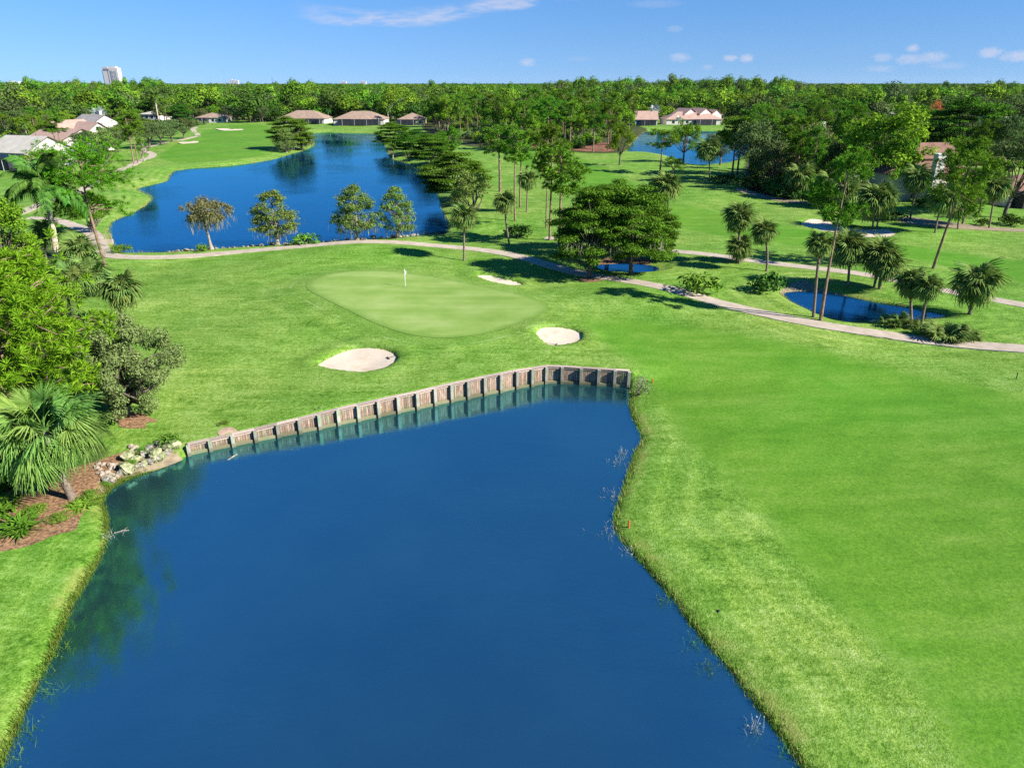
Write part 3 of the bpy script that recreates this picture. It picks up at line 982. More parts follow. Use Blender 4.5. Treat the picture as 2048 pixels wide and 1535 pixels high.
def pine(seed, h=15.0, crown=.36, spread=2.6, dens=1.0, lean=.3, W=.075, L=.55, nd=22, low=False):
    rg = np.random.default_rng(seed)
    tr, cr = MB(), MB()
    n = 9
    t = np.linspace(0, 1, n)
    path = np.stack([lean * np.sin(t * 2.2 + rg.uniform(0, 6)) * t, lean * np.cos(t * 1.7 + rg.uniform(0, 6)) * t, t * h * .97], 1)
    path -= path[0]
    tr.tube(path, .19 * (1 - t * .72) * (h / 15) ** .7, 8)
    C, D = [], []
    nb = int(13 * dens)
    for i in range(nb):
        f = 1 - crown * (rg.uniform(0, 1) ** .8) if i > 2 else 1 - .06 * i
        a = rg.uniform(0, 2 * math.pi)
        p0 = np.array([np.interp(f, t, path[:, k]) for k in range(3)])
        rel = (1 - f) / crown
        ln = spread * (.45 + .75 * math.sin(min(1, rel * 1.1 + .12) * math.pi * .82)) * rg.uniform(.6, 1.15)
        e = rg.uniform(.1, .65) - rel * .35
        p1 = p0 + np.array([math.cos(a) * math.cos(e), math.sin(a) * math.cos(e), math.sin(e)]) * ln
        P = limb(tr, p0, p1, .055, .018, rg, .14)
        for j in range(int(4 + 3.2 * ln)):
            u = rg.uniform(.45, 1.05)
            q = p0 + (p1 - p0) * u + rg.normal(size=3) * np.array([.42, .42, .26]) * (.4 + .25 * ln)
            C.append(q); D.append(unit(unit(p1 - p0) * .5 + np.array([0, 0, .7]) + rg.normal(size=3) * .3))
    for j in range(int(10 * dens)):
        q = path[-1] + rg.normal(size=3) * np.array([.5, .5, .35])
        C.append(q); D.append(unit(np.array([0, 0, 1.]) + rg.normal(size=3) * .4))
    needle_tufts(cr, np.array(C), np.array(D), nd, L, W, rg)
    for _ in range(4):          # dead stubs on the bole
        f = rg.uniform(.2, max(.25, 1 - crown)); p0 = np.array([np.interp(f, t, path[:, k]) for k in range(3)])
        a = rg.uniform(0, 6.28)
        limb(tr, p0, p0 + np.array([math.cos(a), math.sin(a), rg.uniform(-.2, .3)]) * rg.uniform(.3, .9), .03, .008, rg, .1, 2, sides=4)
    return tr, cr, h, spread


def oak(seed, h=10.0, rad=5.0, leaf=.36, per=120, dome=.42, clumps=52, base=.24, flat=1.0, hang=0.0, skirt=.45, kr=(.5, .97), cs=1.0):
    rg = np.random.default_rng(seed)
    tr, cr = MB(), MB()
    fork = np.array([rg.normal() * .2, rg.normal() * .2, h * base])
    tr.tube(np.array([(0, 0, -.2), (.03, 0, h * base * .4), fork]), [.34, .26, .2], 8)
    cl = []
    cz = h * (1 - dome)
    for i in range(clumps):
        d = rand_dir(1, rg)[0]; d[2] = d[2] if d[2] > -skirt else abs(d[2])
        k = rg.uniform(*kr)
        c = np.array([d[0] * rad * k, d[1] * rad * k, cz + d[2] * h * dome * k])
        r = rg.uniform(.7, 1.35) * rad / 5 * cs
        cl.append((c, (r * 1.15, r * 1.15, r * .8 * flat)))
    for c, r in cl[::3]:
        limb(tr, fork, c, .11, .025, rg, .1, 4)
    clump_leaves(cr, cl, per, leaf, leaf * .55, rg, .5, hang=hang)
    return tr, cr, h, rad


def layered(seed, h=9.0, rad=6.0, leaf=.30, per=300):
    """spreading flat-topped tree with foliage in tiers"""
    rg = np.random.default_rng(seed)
    tr, cr = MB(), MB()
    fork = np.array([.1, 0, h * .22])
    tr.tube(np.array([(0, 0, -.2), (.1, .05, h * .15), fork]), [.42, .3, .24], 8)
    cl = []
    for lv, (zf, rr, n) in enumerate(((.97, .30, 4), (.90, .55, 9), (.80, .82, 15), (.68, .98, 19), (.55, 1.0, 19), (.42, .95, 16), (.31, .85, 10))):
        for i in range(n):
            a = rg.uniform(0, 6.28); k = math.sqrt(rg.uniform(.12, 1)) if lv > 1 else math.sqrt(rg.uniform(0, 1))
            c = np.array([math.cos(a) * rad * rr * k, math.sin(a) * rad * rr * k, h * zf - .45 * k * k * rr + rg.normal() * .26])
            r = rg.uniform(.85, 1.6) * rad / 6
            cl.append((c, (r * 1.35, r * 1.35, r * .26)))
    for c, r in cl[::3]:
        limb(tr, fork, c - np.array([0, 0, .3]), .12, .03, rg, .1, 4)
    clump_leaves(cr, cl, per, leaf, leaf * .6, rg, 1.4, shell=.2, jit=.4)
    return tr, cr, h, rad


def moss_mesh(pts, rg, lo=.5, hi=1.5, w=.10):
    mb = MB()
    P = np.asarray(pts); n = len(P)
    L = rg.uniform(lo, hi, n)
    c = P - np.array([0, 0, 1]) * (L * .5)[:, None]
    d = rand_dir(n, rg); d[:, 2] *= .15
    mb.leaves(c, d, L, np.full(n, w), 0, rg, np.tile(np.array([0, 0, 1.0]), (n, 1)) + rg.normal(size=(n, 3)) * .08)
    return mb


def cypress(seed, h=8.8, rad=3.0, flat=False):
    rg = np.random.default_rng(seed)
    tr, cr = MB(), MB()
    t = np.linspace(0, 1, 7)
    P = np.stack([.15 * np.sin(t * 4 + seed), .12 * np.cos(t * 3 + seed), t * h * .93], 1); P -= P[0]
    tr.tube(P, np.interp(t, [0, .12, 1], [.34, .17, .03]), 9)
    cl = []; tips = []
    nb = 110 if not flat else 70
    for i in range(nb):
        if flat:
            f = rg.uniform(.62, .98); rr = rad * (1 - .35 * abs(f - .82) / .2) * math.sqrt(rg.uniform(.05, 1))
        else:
            f = rg.uniform(.22, 1.0)
            prof = np.interp(f, [.2, .35, .6, .85, 1.0], [.75, 1.0, .88, .55, .12])
            rr = rad * prof * rg.uniform(.45, 1.0)
        a = rg.uniform(0, 6.28)
        c = np.array([math.cos(a) * rr, math.sin(a) * rr, f * h - .12 * rr])
        r = rg.uniform(.45, .85)
        cl.append((c, (r * 1.1, r * 1.1, r * .75)))
        tips.append(c)
        if i % 2 == 0:
            f0 = max(.12, f - .12 - .05 * rr)
            p0 = np.array([np.interp(f0, t, P[:, k]) for k in range(3)])
            limb(tr, p0, c, .05, .012, rg, .08, 3, sides=4)
    clump_leaves(cr, cl, 230, .25, .13, rg, .35, hang=.5, shell=.2)
    tips = np.array(tips)
    low = tips[tips[:, 2] < h * (.6 if not flat else .82)]
    k = rg.integers(0, len(low), 300)
    mp = low[k] + rg.normal(size=(300, 3)) * np.array([.5, .5, .25]) - np.array([0, 0, .4])
    return tr, cr, h, rad, moss_mesh(mp, rg, .4, 1.3 if not flat else 1.5, .07)


def shrub(seed, w=2.0, h=1.2, leaf=.28, per=90, stiff=False, clumps=16):
    rg = np.random.default_rng(seed)
    cr = MB(); st = MB()
    cl = []
    for i in range(clumps):
        a = rg.uniform(0, 6.28); k = math.sqrt(rg.uniform(0, 1)) * .8
        zz_ = h * (.35 + .42 * (1 - k) * rg.uniform(.6, 1.1))
        cl.append(((math.cos(a) * w * .5 * k, math.sin(a) * w * .5 * k, zz_), (w * .2, w * .2, h * .3)))
        limb(st, (0, 0, -.05), (math.cos(a) * w * .35 * k, math.sin(a) * w * .35 * k, zz_), .03, .01, rg, .1, 2, sides=4)
    clump_leaves(cr, cl, per, leaf, leaf * (.3 if stiff else .5), rg, .6, shell=.4)
    return st, cr


def strap_plant(seed, w=1.6, h=.9, n=70):
    """rosette of arching strap leaves"""
    rg = np.random.default_rng(seed)
    mb = MB()
    for i in range(n):
        a = rg.uniform(0, 6.28); e = rg.uniform(.35, 1.4); L = w * .62 * rg.uniform(.7, 1.15)
        o = np.array([rg.normal() * w * .12, rg.normal() * w * .12, 0])
        d = np.array([math.cos(a), math.sin(a), 0]); sd_ = np.array([-math.sin(a), math.cos(a), 0])
        V = []
        for k in range(4):
            t = k / 3
            p = o + d * L * t * math.cos(e * (1 - .5 * t)) + np.array([0, 0, 1]) * (h * 1.25 * math.sin(e) * (t - .55 * t * t))
            wd = .055 * (1 - t) ** .6 + .004
            V += [p - sd_ * wd, p + sd_ * wd]
        mb.add(V, [(0, 1, 3, 2), (2, 3, 5, 4), (4, 5, 7, 6)], var=np.full(3, rg.uniform(0, 1)))
    return mb


def fan_frond(seed, nl=16, pet=1.0, R_=1.0, spread=125, wd=.055, droop=.45, seg=2):
    """one costapalmate leaf: base at the origin, reaching along +Y"""
    rg = np.random.default_rng(seed)
    mb = MB()
    n = 4
    t = np.linspace(0, 1, n)
    P = np.stack([0 * t, pet * t, .10 * np.sin(t * math.pi) - .12 * t * t * pet], 1)
    mb.tube(P, .022 - .008 * t, 4, 0)
    hub = P[-1]
    for i in range(nl):
        a = R(-spread + 2 * spread * i / (nl - 1)) + rg.normal() * .03
        L = R_ * (.70 + .30 * math.cos(a * .75)) * rg.uniform(.88, 1.08)
        d = np.array([math.sin(a), math.cos(a), .18 * math.cos(a * 2)])
        side = np.array([math.cos(a), -math.sin(a), 0])
        start = hub + np.array([0, .10 * max(0, math.cos(a)), 0])
        pts = []
        for k in range(seg + 1):
            u = k / seg
            p = start + d * L * u * (1 - .12 * u * droop)
            p[2] -= droop * L * u ** 2.2 * rg.uniform(.75, 1.15)
            pts.append(p)
        V = []
        for k, p in enumerate(pts):
            u = k / seg
            wv = wd * R_ * (.45 + 1.1 * u) if u < .5 else wd * R_ * 1.1 * (1 - u) * 2 * .9 + .004
            V += [p - side * wv, p + side * wv + np.array([0, 0, .03])]
        mb.add(V, [(2 * k, 2 * k + 1, 2 * k + 3, 2 * k + 2) for k in range(seg)], var=np.full(seg, rg.uniform(0, 1)))
    return mb


def feather_frond(seed, L=2.6, n=38, wd=.05, droop=.9, ll=.55):
    rg = np.random.default_rng(seed)
    mb = MB()
    t = np.linspace(0, 1, 7)
    P = np.stack([0 * t, L * (t - .22 * t ** 3), L * (.34 * t - droop * .62 * t ** 2.2)], 1)
    mb.tube(P, .035 * (1 - t * .8), 4, 0)
    for i in range(n):
        u = .14 + .86 * i / n
        p = np.array([np.interp(u, t, P[:, k]) for k in range(3)])
        d = np.array([np.interp(min(1, u + .05), t, P[:, k]) for k in range(3)]) - p
        d = d / (np.linalg.norm(d) + 1e-6)
        for sd_ in (-1, 1):
            l_ = ll * (.5 + .5 * math.sin(math.pi * min(1, u + .12))) * rg.uniform(.85, 1.1)
            o = np.array([sd_ * .85, 0, -.18]) + d * .55
            e1 = p + o * l_ * .55 + np.array([0, 0, .04]); e2 = p + o * l_ - np.array([0, 0, .28 * l_ + .05])
            V = [p - d * wd * .4, p + d * wd * .4, e1 - d * wd, e1 + d * wd, e2]
            mb.add(V, [(0, 1, 3, 2)], [(2, 3, 4)], var=np.array([rg.uniform(0, 1)]))
    return mb


PROTO = {}


def reg(key, tr, cr, h, rad, tm, cm, moss=None):
    d = dict(h=h, rad=rad, parts=[('trunk', tr.mesh(key + '_trunk', M[tm], True)), ('crown', cr.mesh(key + '_crown', M[cm]))])
    if moss is not None:
        d['parts'].append(('moss', moss.mesh(key + '_moss', M['moss'])))
    PROTO[key] = d


for i in range(4):
    a = pine(20 + i, 15, (.34, .42, .30, .48)[i], (2.6, 2.9, 2.4, 3.0)[i], (1.7, 2.1, 1.5, 2.3)[i], W=.085, nd=26)
    reg('pine%d' % i, *a, 'pine_bark', 'pine_leaf')
for i in range(3):
    a = oak(40 + i, 10, 5.0)
    reg('oak%d' % i, *a, 'bark', 'oak_leaf')
for i in range(3):
    a = oak(50 + i, 10, 4.2, .38, 130, .44, 42, .25)
    reg('broad%d' % i, *a, 'bark', 'broad_leaf')
for i in range(2):
    a = layered(60 + i)
    reg('layer%d' % i, *a, 'bark', 'layer_leaf')
for i in range(3):
    a = cypress(70 + i)
    reg('cyp%d' % i, *a[:4], 'cyp_bark', 'cyp_leaf', a[4])
a = cypress(77, 6.0, 3.3, True)
reg('cypflat', *a[:4], 'cyp_bark', 'cyp_old', a[4])
a = oak(80, 9, 3.0, .26, 260, .42, 44, .2, 1.0, .6)
reg('willow', *a, 'bark', 'cyp_leaf')
a = oak(84, 12, 2.2, .34, 200, .44, 40, .2, 1.3)
reg('slim', *a, 'cyp_bark', 'pine_leaf')
a = oak(85, 8, 4.5, .3, 40, .4, 36, .3)
reg('flame', *a, 'bark', 'flame_leaf')
# the large near trees get finer foliage
a = oak(90, 5.2, 3.1, .14, 1250, .46, 130, .12, 1.1, 0, .9, (.35, 1.06), .65)
reg('grey', *a, 'bark', 'grey_leaf')
a = oak(92, 7, 3.0, .24, 420, .46, 46, .15, 1.0)
reg('dark', *a, 'bark', 'broad_leaf')
a = pine(95, 10, .82, 3.6, 10, .3, .05, .40, 30)
reg('pine_near', *a, 'pine_bark', 'pine_near')
a = pine(97, 12, .5, 3.6, 4.4, .5, .05, .42, 24)
reg('pine_feather', *a, 'pine_bark', 'pine_near')

FAN = [fan_frond(200 + i, 19, .78, 1.1, 130, .058, d).mesh('fan_frond', M['palm_leaf']) for i, d in enumerate((.5, .75, 1.0))]
FAN_DEAD = [fan_frond(210 + i, 9, .8, .9, 80, .05, 1.0).mesh('dead_frond', M['dead_frond']) for i in range(2)]
FAN_NEAR = [fan_frond(220 + i, 40, 1.15, 1.05, 138, .019, d, 4).mesh('fan_frond_near', M['palm_near']) for i, d in enumerate((.6, .8, .95, 1.0))]
FAN_SILVER = [fan_frond(230, 15, .9, 1.1, 130, .07, .25).mesh('silver_frond', M['silver_leaf'])]
FEATHER = [feather_frond(240 + i, 2.7, 26, .055, d, .7).mesh('feather_frond', M['royal_leaf']) for i, d in enumerate((.7, 1.0, 1.25))]


def palm_trunk(h, r, rg, lean=(0, 0), boots=True, swell=False, bend=.12):
    mb = MB()
    t = np.linspace(0, 1, 10)
    P = np.stack([lean[0] * t ** 1.3, lean[1] * t ** 1.3, h * t - .25 * (1 - t)], 1)
    P[:, 0] += bend * np.sin(t * math.pi) * rg.normal(); P[:, 1] += bend * np.sin(t * math.pi) * rg.normal()
    rr = np.interp(t, [0, .08, .8, 1], [r * 1.35, r, r * .95, r * .85]) if not swell else np.interp(t, [0, .1, .5, 1], [r * 1.4, r * 1.15, r * 1.1, r * .75])
    mb.tube(P, rr, 10)
    if boots:
        for i in range(34):
            a = rg.uniform(0, 6.28); u = rg.uniform(.72, 1.0)
            p = np.array([np.interp(u, t, P[:, k]) for k in range(3)])
            d = np.array([math.cos(a), math.sin(a), 0])
            mb.tube(np.array([p + d * r * .6, p + d * (r + .10) + np.array([0, 0, .22])]), [.05, .025], 4)
    return mb, P[-1]


def palm(name, label, base, h, rad, meshes, n=34, dead=5, trunk_r=.17, lean=(0, 0), seed=0, group=None, lo=-.95, tmat='palm_bark', unit_r=1.85, swell=False, dead_meshes=None, tilt=0.0, skirt=None, cat='palm tree'):
    rg = np.random.default_rng(seed + 500)
    root = empty(name, base)
    tag(root, label, cat, group)
    mb, top = palm_trunk(h, trunk_r, rg, lean, not swell, swell)
    obj('trunk', mb.mesh('palm_trunk', M[tmat], True), root)
    top = Vector(top)
    if swell:
        sh = MB(); sh.tube(np.array([top, top + Vector((0, 0, 1.2))]), [trunk_r * .85, trunk_r * .45], 9)
        obj('crownshaft', sh.mesh('crownshaft', M['shaft'], True), root)
        top = top + Vector((0, 0, 1.1))
    s = rad / unit_r
    for i in range(n):
        f = (i + .5) / n
        e = math.asin(max(-1, min(1, math.sin(lo) + (math.sin(1.42) - math.sin(lo)) * f))) + rg.normal() * .08
        a = i * 2.39996 + rg.normal() * .15
        me = meshes[min(len(meshes) - 1, int((1 - f) * len(meshes) * .999))]
        sc = s * rg.uniform(.88, 1.1)
        obj('frond', me, root, top, Euler((e, rg.normal() * .15, a)), (sc, sc, sc))
    dm = dead_meshes or FAN_DEAD
    for i in range(dead):
        a = rg.uniform(0, 6.28)
        sc = s * rg.uniform(.8, 1.0)
        o = obj('dead_frond', dm[i % len(dm)], root, top - Vector((0, 0, .1)), Euler((-1.15 - rg.uniform(0, .3), 0, a)), (sc, sc, sc))
    return root


def far_palm(seed, mats, frs, r=1.85, n=26, h=7.0, lo=-.9, tm='palm_bark'):
    rg = np.random.default_rng(seed)
    tr, top = palm_trunk(h, .17, rg, (0, 0), False)
    cr = MB()
    for i in range(n):
        f = (i + .5) / n
        e = math.asin(math.sin(lo) + (math.sin(1.4) - math.sin(lo)) * f)
        me = frs[int((1 - f) * len(frs) * .999)]
        mt = Matrix.Translation(top) @ Euler((e, 0, i * 2.39996)).to_matrix().to_4x4()
        V = np.array([mt @ v.co for v in me.vertices])
        Qs = [tuple(p.vertices) for p in me.polygons if len(p.vertices) == 4]; Ts = [tuple(p.vertices) for p in me.polygons if len(p.vertices) == 3]
        cr.add(V, Qs, None, var=rg.uniform(0, 1, len(Qs)))
        if Ts:
            cr.add(V, None, Ts, var=rg.uniform(0, 1, len(Ts)))
    return tr, cr, h + r * .8, r


a = far_palm(301, None, FAN)
reg('farpalm', *a, 'palm_bark', 'palm_leaf')
a = far_palm(302, None, FEATHER, 2.4, 15, 8.0, -.5)
reg('farroyal', *a, 'royal_bark', 'royal_leaf')
a = far_palm(303, None, FAN_SILVER, 2.0, 24, 3.5, -.6)
reg('silver', *a, 'palm_bark', 'silver_leaf')


def tree(name, key, label, base, h=None, w=None, rz=None, group=None, cat='tree', tilt=(0, 0)):
    p = PROTO[key]
    sz = (h / p['h']) if h else 1.0
    sx = (w / (2 * p['rad'])) if w else sz
    root = empty(name, base, random.uniform(0, 6.28) if rz is None else rz, (sx, sx, sz))
    if tilt != (0, 0):
        root.rotation_euler = Euler((tilt[1], tilt[0], root.rotation_euler.z))
    tag(root, label, cat, group)
    for nm, me in p['parts']:
        o = obj(nm, me, root)
        if nm == 'moss':
            o['kind'] = 'stuff'
    return root


def ptree(name, key, label, px, py, top, wpx=None, group=None, cat='tree', rz=None, tilt=(0, 0), sink=0.0):
    """tree whose foot shows at (px, py), its tip at row top, its crown wpx wide"""
    b = GT(px, py)
    b.z -= sink
    h = height_at(b, top)
    w_ = None
    if wpx:
        dist = math.hypot(b.y * math.cos(PITCH) + (H - b.z - h * .6) * math.sin(PITCH), 0)
        w_ = wpx * dist / F
    return tree(name, key, label, b, h, w_, rz, group, cat, tilt)


def ppalm(label, px, py, cx, cy, rpx, seed, meshes=None, n=34, dead=5, group=None, **kw):
    b = GT(px, py)
    d = b.y * math.cos(PITCH) + (H - b.z) * math.sin(PITCH)
    hc = height_at(b, cy)
    rad = rpx * d / F
    # sideways shift of the head
    u = (cx - 1024) / F
    dd = b.y * math.cos(PITCH) + (H - b.z - hc) * math.sin(PITCH)
    lx = u * dd - b.x
    return palm(kw.pop('name', 'cabbage_palm'), label, b, hc, rad, meshes or FAN, n, dead, kw.pop('trunk_r', .17), (lx, 0), seed, group, **kw)


# ------------------------------------------------------------------ timber bulkhead
def wood_mat(name, c1, c2, green=.0, ochre=.0):
    m, n, o = mat(name)
    b = n.new('ShaderNodeBsdfPrincipled')
    t = n.new('ShaderNodeTexCoord'); oi = n.new('ShaderNodeObjectInfo')
    geo = n.new('ShaderNodeNewGeometry')
    mp = n.new('ShaderNodeMapping'); mp.inputs['Scale'].default_value = (9, 9, 1.2)
    n.link(geo.outputs['Position'], mp.inputs[0])
    f = n.noise(mp.outputs[0], 1.6, 5, .65)
    g = n.noise(geo.outputs['Position'], .9, 4, .6)
    c = n.mix(n.step(f, .3, .7), c1, c2)
    c = n.mix(n.math('MULTIPLY', n.step(g, .5, .68), green), c, (.16, .26, .15))
    c = n.mix(n.math('MULTIPLY', n.step(n.noise(mp.outputs[0], .7, 3, .6), .56, .7), ochre), c, (.34, .20, .05))
    sz = n.new('ShaderNodeSeparateXYZ'); n.link(geo.outputs['Position'], sz.inputs[0])
    wet = n.math('SUBTRACT', 1.0, n.step(n.math('ADD', sz.outputs[2], n.math('MULTIPLY', f, -.5)), ZP - .12, ZP + .22))
    c = n.mix(n.math('MULTIPLY', wet, .7), c, (.10, .105, .05))
    h = n.new('ShaderNodeHueSaturation'); n.link(c, h.inputs['Color'])
    n.link(n.math('ADD', .68, n.math('MULTIPLY', oi.outputs['Random'], .55)), h.inputs['Value'])
    n.link(h.outputs[0], b.inputs['Base Color'])
    b.inputs['Roughness'].default_value = .9; b.inputs['Specular IOR Level'].default_value = .1
    bp = n.new('ShaderNodeBump'); bp.inputs['Strength'].default_value = .5; bp.inputs['Distance'].default_value = .02
    n.link(f, bp.inputs['Height']); n.link(bp.outputs[0], b.inputs['Normal'])
    n.link(b.outputs[0], o.inputs[0])
    return m


M['board'] = wood_mat('weathered_boards', (.17, .105, .075), (.45, .35, .27), .35, .8)
M['post'] = wood_mat('weathered_posts', (.24, .24, .19), (.42, .42, .34), .8)
M['rail'] = wood_mat('weathered_rails', (.34, .26, .215), (.50, .40, .34), .2)
M['waler'] = wood_mat('wet_rails', (.30, .28, .17), (.46, .42, .28), .5)

bulk = empty('timber_bulkhead', (WALL[0][0], WALL[0][1], ZP))
tag(bulk, 'weathered timber retaining wall with posts and plank panels along the near pond', 'retaining wall')
B0 = np.array([WALL[0][0], WALL[0][1], ZP])
SEGN = []
for i in range(len(WALL) - 1):
    d = WALL[i + 1] - WALL[i]; d = d / np.linalg.norm(d)
    SEGN.append(np.array([d[1], -d[0]]))
PN = []
for i in range(len(WALL)):
    a = SEGN[max(0, i - 1)] + SEGN[min(len(SEGN) - 1, i)]
    PN.append(a / np.linalg.norm(a))
tops = []
for i, p in enumerate(WALL):
    q = p - PN[i] * .9
    tops.append(float(land(np.array([q[0]]), np.array([q[1]]))[0]) + .06)
tops = np.convolve(np.pad(tops, 2, 'edge'), np.ones(5) / 5, 'valid')
UNIT_BOX = MB().box((0, 0, 0), (1, 1, 1))
BOARD_ME = UNIT_BOX.mesh('board', M['board']); POST_ME = UNIT_BOX.mesh('post', M['post']); RAIL_ME = UNIT_BOX.mesh('rail', M['rail']); WALER_ME = UNIT_BOX.mesh('waler', M['waler'])


def piece(name, me, c, size, rz, rx=0.0, ry=0.0):
    return obj(name, me, bulk, Vector(np.asarray(c) - B0), Euler((rx, ry, rz)), size)


for i, p in enumerate(WALL):
    rz = math.atan2(PN[i][1], PN[i][0]) + math.pi / 2
    zt = tops[i] + .02; zb = ZP - .9
    c = p + PN[i] * .20
    piece('post', POST_ME, (c[0], c[1], (zt + zb) / 2), (.25, .30, zt - zb), rz)
for i in range(len(WALL) - 1):
    a, b = WALL[i], WALL[i + 1]
    L = np.linalg.norm(b - a); d = (b - a) / L; nn = SEGN[i]
    rz = math.atan2(d[1], d[0])
    n = max(4, int(round(L / .17)))
    for k in range(n):
        u = (k + .5) / n
        q = a + d * L * u + nn * (.02 + random.uniform(0, .012))
        zt = tops[i] + (tops[i + 1] - tops[i]) * u - .03 - random.uniform(0, .02)
        piece('board', BOARD_ME, (q[0], q[1], (zt + ZP - .8) / 2), (L / n - .018, .04, zt - ZP + .8), rz, 0, random.uniform(-.006, .006))
    m_ = (a + b) / 2; zt = (tops[i] + tops[i + 1]) / 2
    sl = -math.atan2(tops[i + 1] - tops[i], L)
    q = m_ - nn * .02
    piece('cap_rail', RAIL_ME, (q[0], q[1], zt + .045), (L - .01, .34, .06), rz, 0, sl)
    q = m_ + nn * .075
    piece('upper_rail', RAIL_ME, (q[0], q[1], zt - .12), (L - .255, .05, .09), rz, 0, sl)
    q = m_ + nn * .12
    piece('lower_rail', WALER_ME, (q[0], q[1], ZP + .10), (L - .255, .15, .24), rz)
q = WALL[0] - SEGN[0] * 1.0

# ------------------------------------------------------------------ rocks
def rock_mesh(seed, m):
    rg = np.random.default_rng(seed)
    import bmesh
    bm = bmesh.new(); bmesh.ops.create_icosphere(bm, subdivisions=3, radius=.5)
    ax = rand_dir(13, rg); of = rg.uniform(.24, .45, 13)
    fr = rg.normal(size=(3, 3)) * 5
    for v in bm.verts:
        c = np.array(v.co)
        for a_, o_ in zip(ax, of):
            k = c @ a_
            if k > o_:
                c = c - a_ * (k - o_) * .85
        c *= 1 + .09 * math.sin(fr[0] @ c * 2) + .07 * math.sin(fr[1] @ c * 4) + rg.normal() * .022
        c[2] *= .75
        v.co = c
    me = bpy.data.meshes.new('rock'); bm.to_mesh(me); bm.free()
    me.materials.append(M[m])
    return me


ROCKS = [rock_mesh(i, 'rock') for i in range(4)]; MOSSY = [rock_mesh(10 + i, 'mossrock') for i in range(3)]; SHELL = [rock_mesh(20 + i, 'shellrock') for i in range(3)]


def rock(px, py, wpx, meshes, label, group=None, squash=1.0):
    b = GT(px, py)
    d = b.y * math.cos(PITCH) + (H - b.z) * math.sin(PITCH)
    s_ = wpx * d / F
    o = obj('rock', random.choice(meshes), None, (b.x, b.y, b.z + s_ * .18), Euler((random.uniform(-.3, .3), random.uniform(-.3, .3), random.uniform(0, 6.28))), (s_, s_ * random.uniform(.7, 1.0), s_ * squash * random.uniform(.7, 1.0)))
    tag(o, label, 'rock', group)
    return o


rock(348, 905, 40, MOSSY, 'large yellow-green mossy rock at the waterline beside the bulkhead end')
rock(312, 917, 38, MOSSY, 'broad mossy rock below the dark rocks of the pond corner')
rock(272, 921, 26, MOSSY, 'tall narrow pale mossy rock standing in the middle of the pond corner riprap')
rock(255, 948, 42, MOSSY, 'flat mossy rock lowest on the pond corner at the water')
rock(258, 918, 32, MOSSY, 'dark hollow mossy rock with weeds above the flat rock at the pond corner')
rock(300, 900, 30, ROCKS, 'pitted dark grey rock at the top of the pond corner riprap')
rock(322, 895, 28, ROCKS, 'grey rock under the shrub by the bulkhead end')
rock(340, 888, 22, ROCKS, 'small grey rock tucked between shrub and mossy rock at the bulkhead end')
rock(287, 912, 24, ROCKS, 'grey rock between two mossy rocks on the pond corner')
random.seed(5)
for k in range(34):
    u = (k + random.random()) / 34
    px = 212 + 150 * u; lo_ = np.interp(px, [205, 213, 240, 280, 330, 378], [998, 980, 962, 947, 931, 910]); 
    rock(px, lo_ - random.uniform(0, 22 - 10 * u), random.uniform(12, 24), MOSSY + ROCKS, 'weathered rock packed into the riprap of the pond corner, ' + ('next to the pale scree' if u < .33 else 'in its middle' if u < .67 else 'next to the bulkhead'), 'riprap of the pond corner')
for k in range(46):
    u = random.random(); v = random.random()
    rock(188 + 56 * u + 12 * v, 925 + 40 * v + (1 - u) * 4, random.uniform(8, 15), SHELL, 'small pale shell rock in the scree between the near palm and the pond', 'pale scree by the near palm')
for k in range(9):
    rock(262 + random.uniform(0, 30), 893 + random.uniform(0, 14), random.uniform(8, 15), SHELL, 'small pale rock strewn on the pine straw edge above the mossy rocks', 'pale stones above the mossy rocks')
LSH = [(330, 503), (400, 499), (500, 492), (600, 486), (700, 479.5), (800, 473), (860, 470)]
for k in range(62):
    px = 335 + 500 * (k + random.random()) / 62
    py = np.interp(px, [p[0] for p in LSH], [p[1] for p in LSH]) + random.uniform(-1, 2)
    big_ = random.random() < .2
    rock(px, py, random.uniform(10, 17) if big_ else random.uniform(5, 10), ROCKS + SHELL[:1], ('larger' if big_ else 'small') + ' limestone rock of the lake edge ' + ('left of the flat-topped cypress' if px < 423 else 'between the flat-topped cypress and the next cypress' if px < 555 else 'between the shrubby cypress and the tallest cypress' if px < 714 else 'between the two paired cypresses' if px < 795 else 'right of the paired cypresses'), 'rocks along the near edge of the big lake')

# ------------------------------------------------------------------ near plants, left side
nb = GT(146, 996)
palm('cabbage_palm', 'large near cabbage palm with shaggy dead skirt on pine straw by the pond', nb, height_at(nb, 866), 3.35, FAN_NEAR, 54, 26, .26, (-.75, .2), 3, None, -.72, unit_r=2.15)
ptree('young_pine', 'pine_near', 'bushy bright green young pine behind the near palm', 62, 930, 530, 320, rz=.8, cat='pine tree')
ptree('young_pine', 'pine_near', 'bright green pine cut by the photo edge left of the grey-green tree', -60, 900, 600, 300, rz=3.0, cat='pine tree')
ptree('buttonwood_tree', 'grey', 'grey-green small-leaved tree on bare straw left of the near bunker', 251, 826, 640, 225, rz=1.0)
ppalm('cabbage palm behind the grey-green tree, its trunk rising from scattered rocks', 245, 655, 240, 575, 45, 11, n=36)
ppalm('low cabbage palm with spreading crown between royal palm and pine trunk', 165, 560, 160, 500, 42, 12, n=34)
ppalm('short cabbage palm at the feet of the tall orange-barked pine', 188, 590, 185, 548, 44, 13, n=34)
ppalm('pale stemless-looking cabbage palm beside the bright young pine', 140, 640, 145, 560, 46, 14, n=34)
ppalm('dark slim cabbage palm in front of the royal palm trunk', 96, 535, 92, 462, 32, 15, n=28, trunk_r=.13)
b = GT(118, 545)
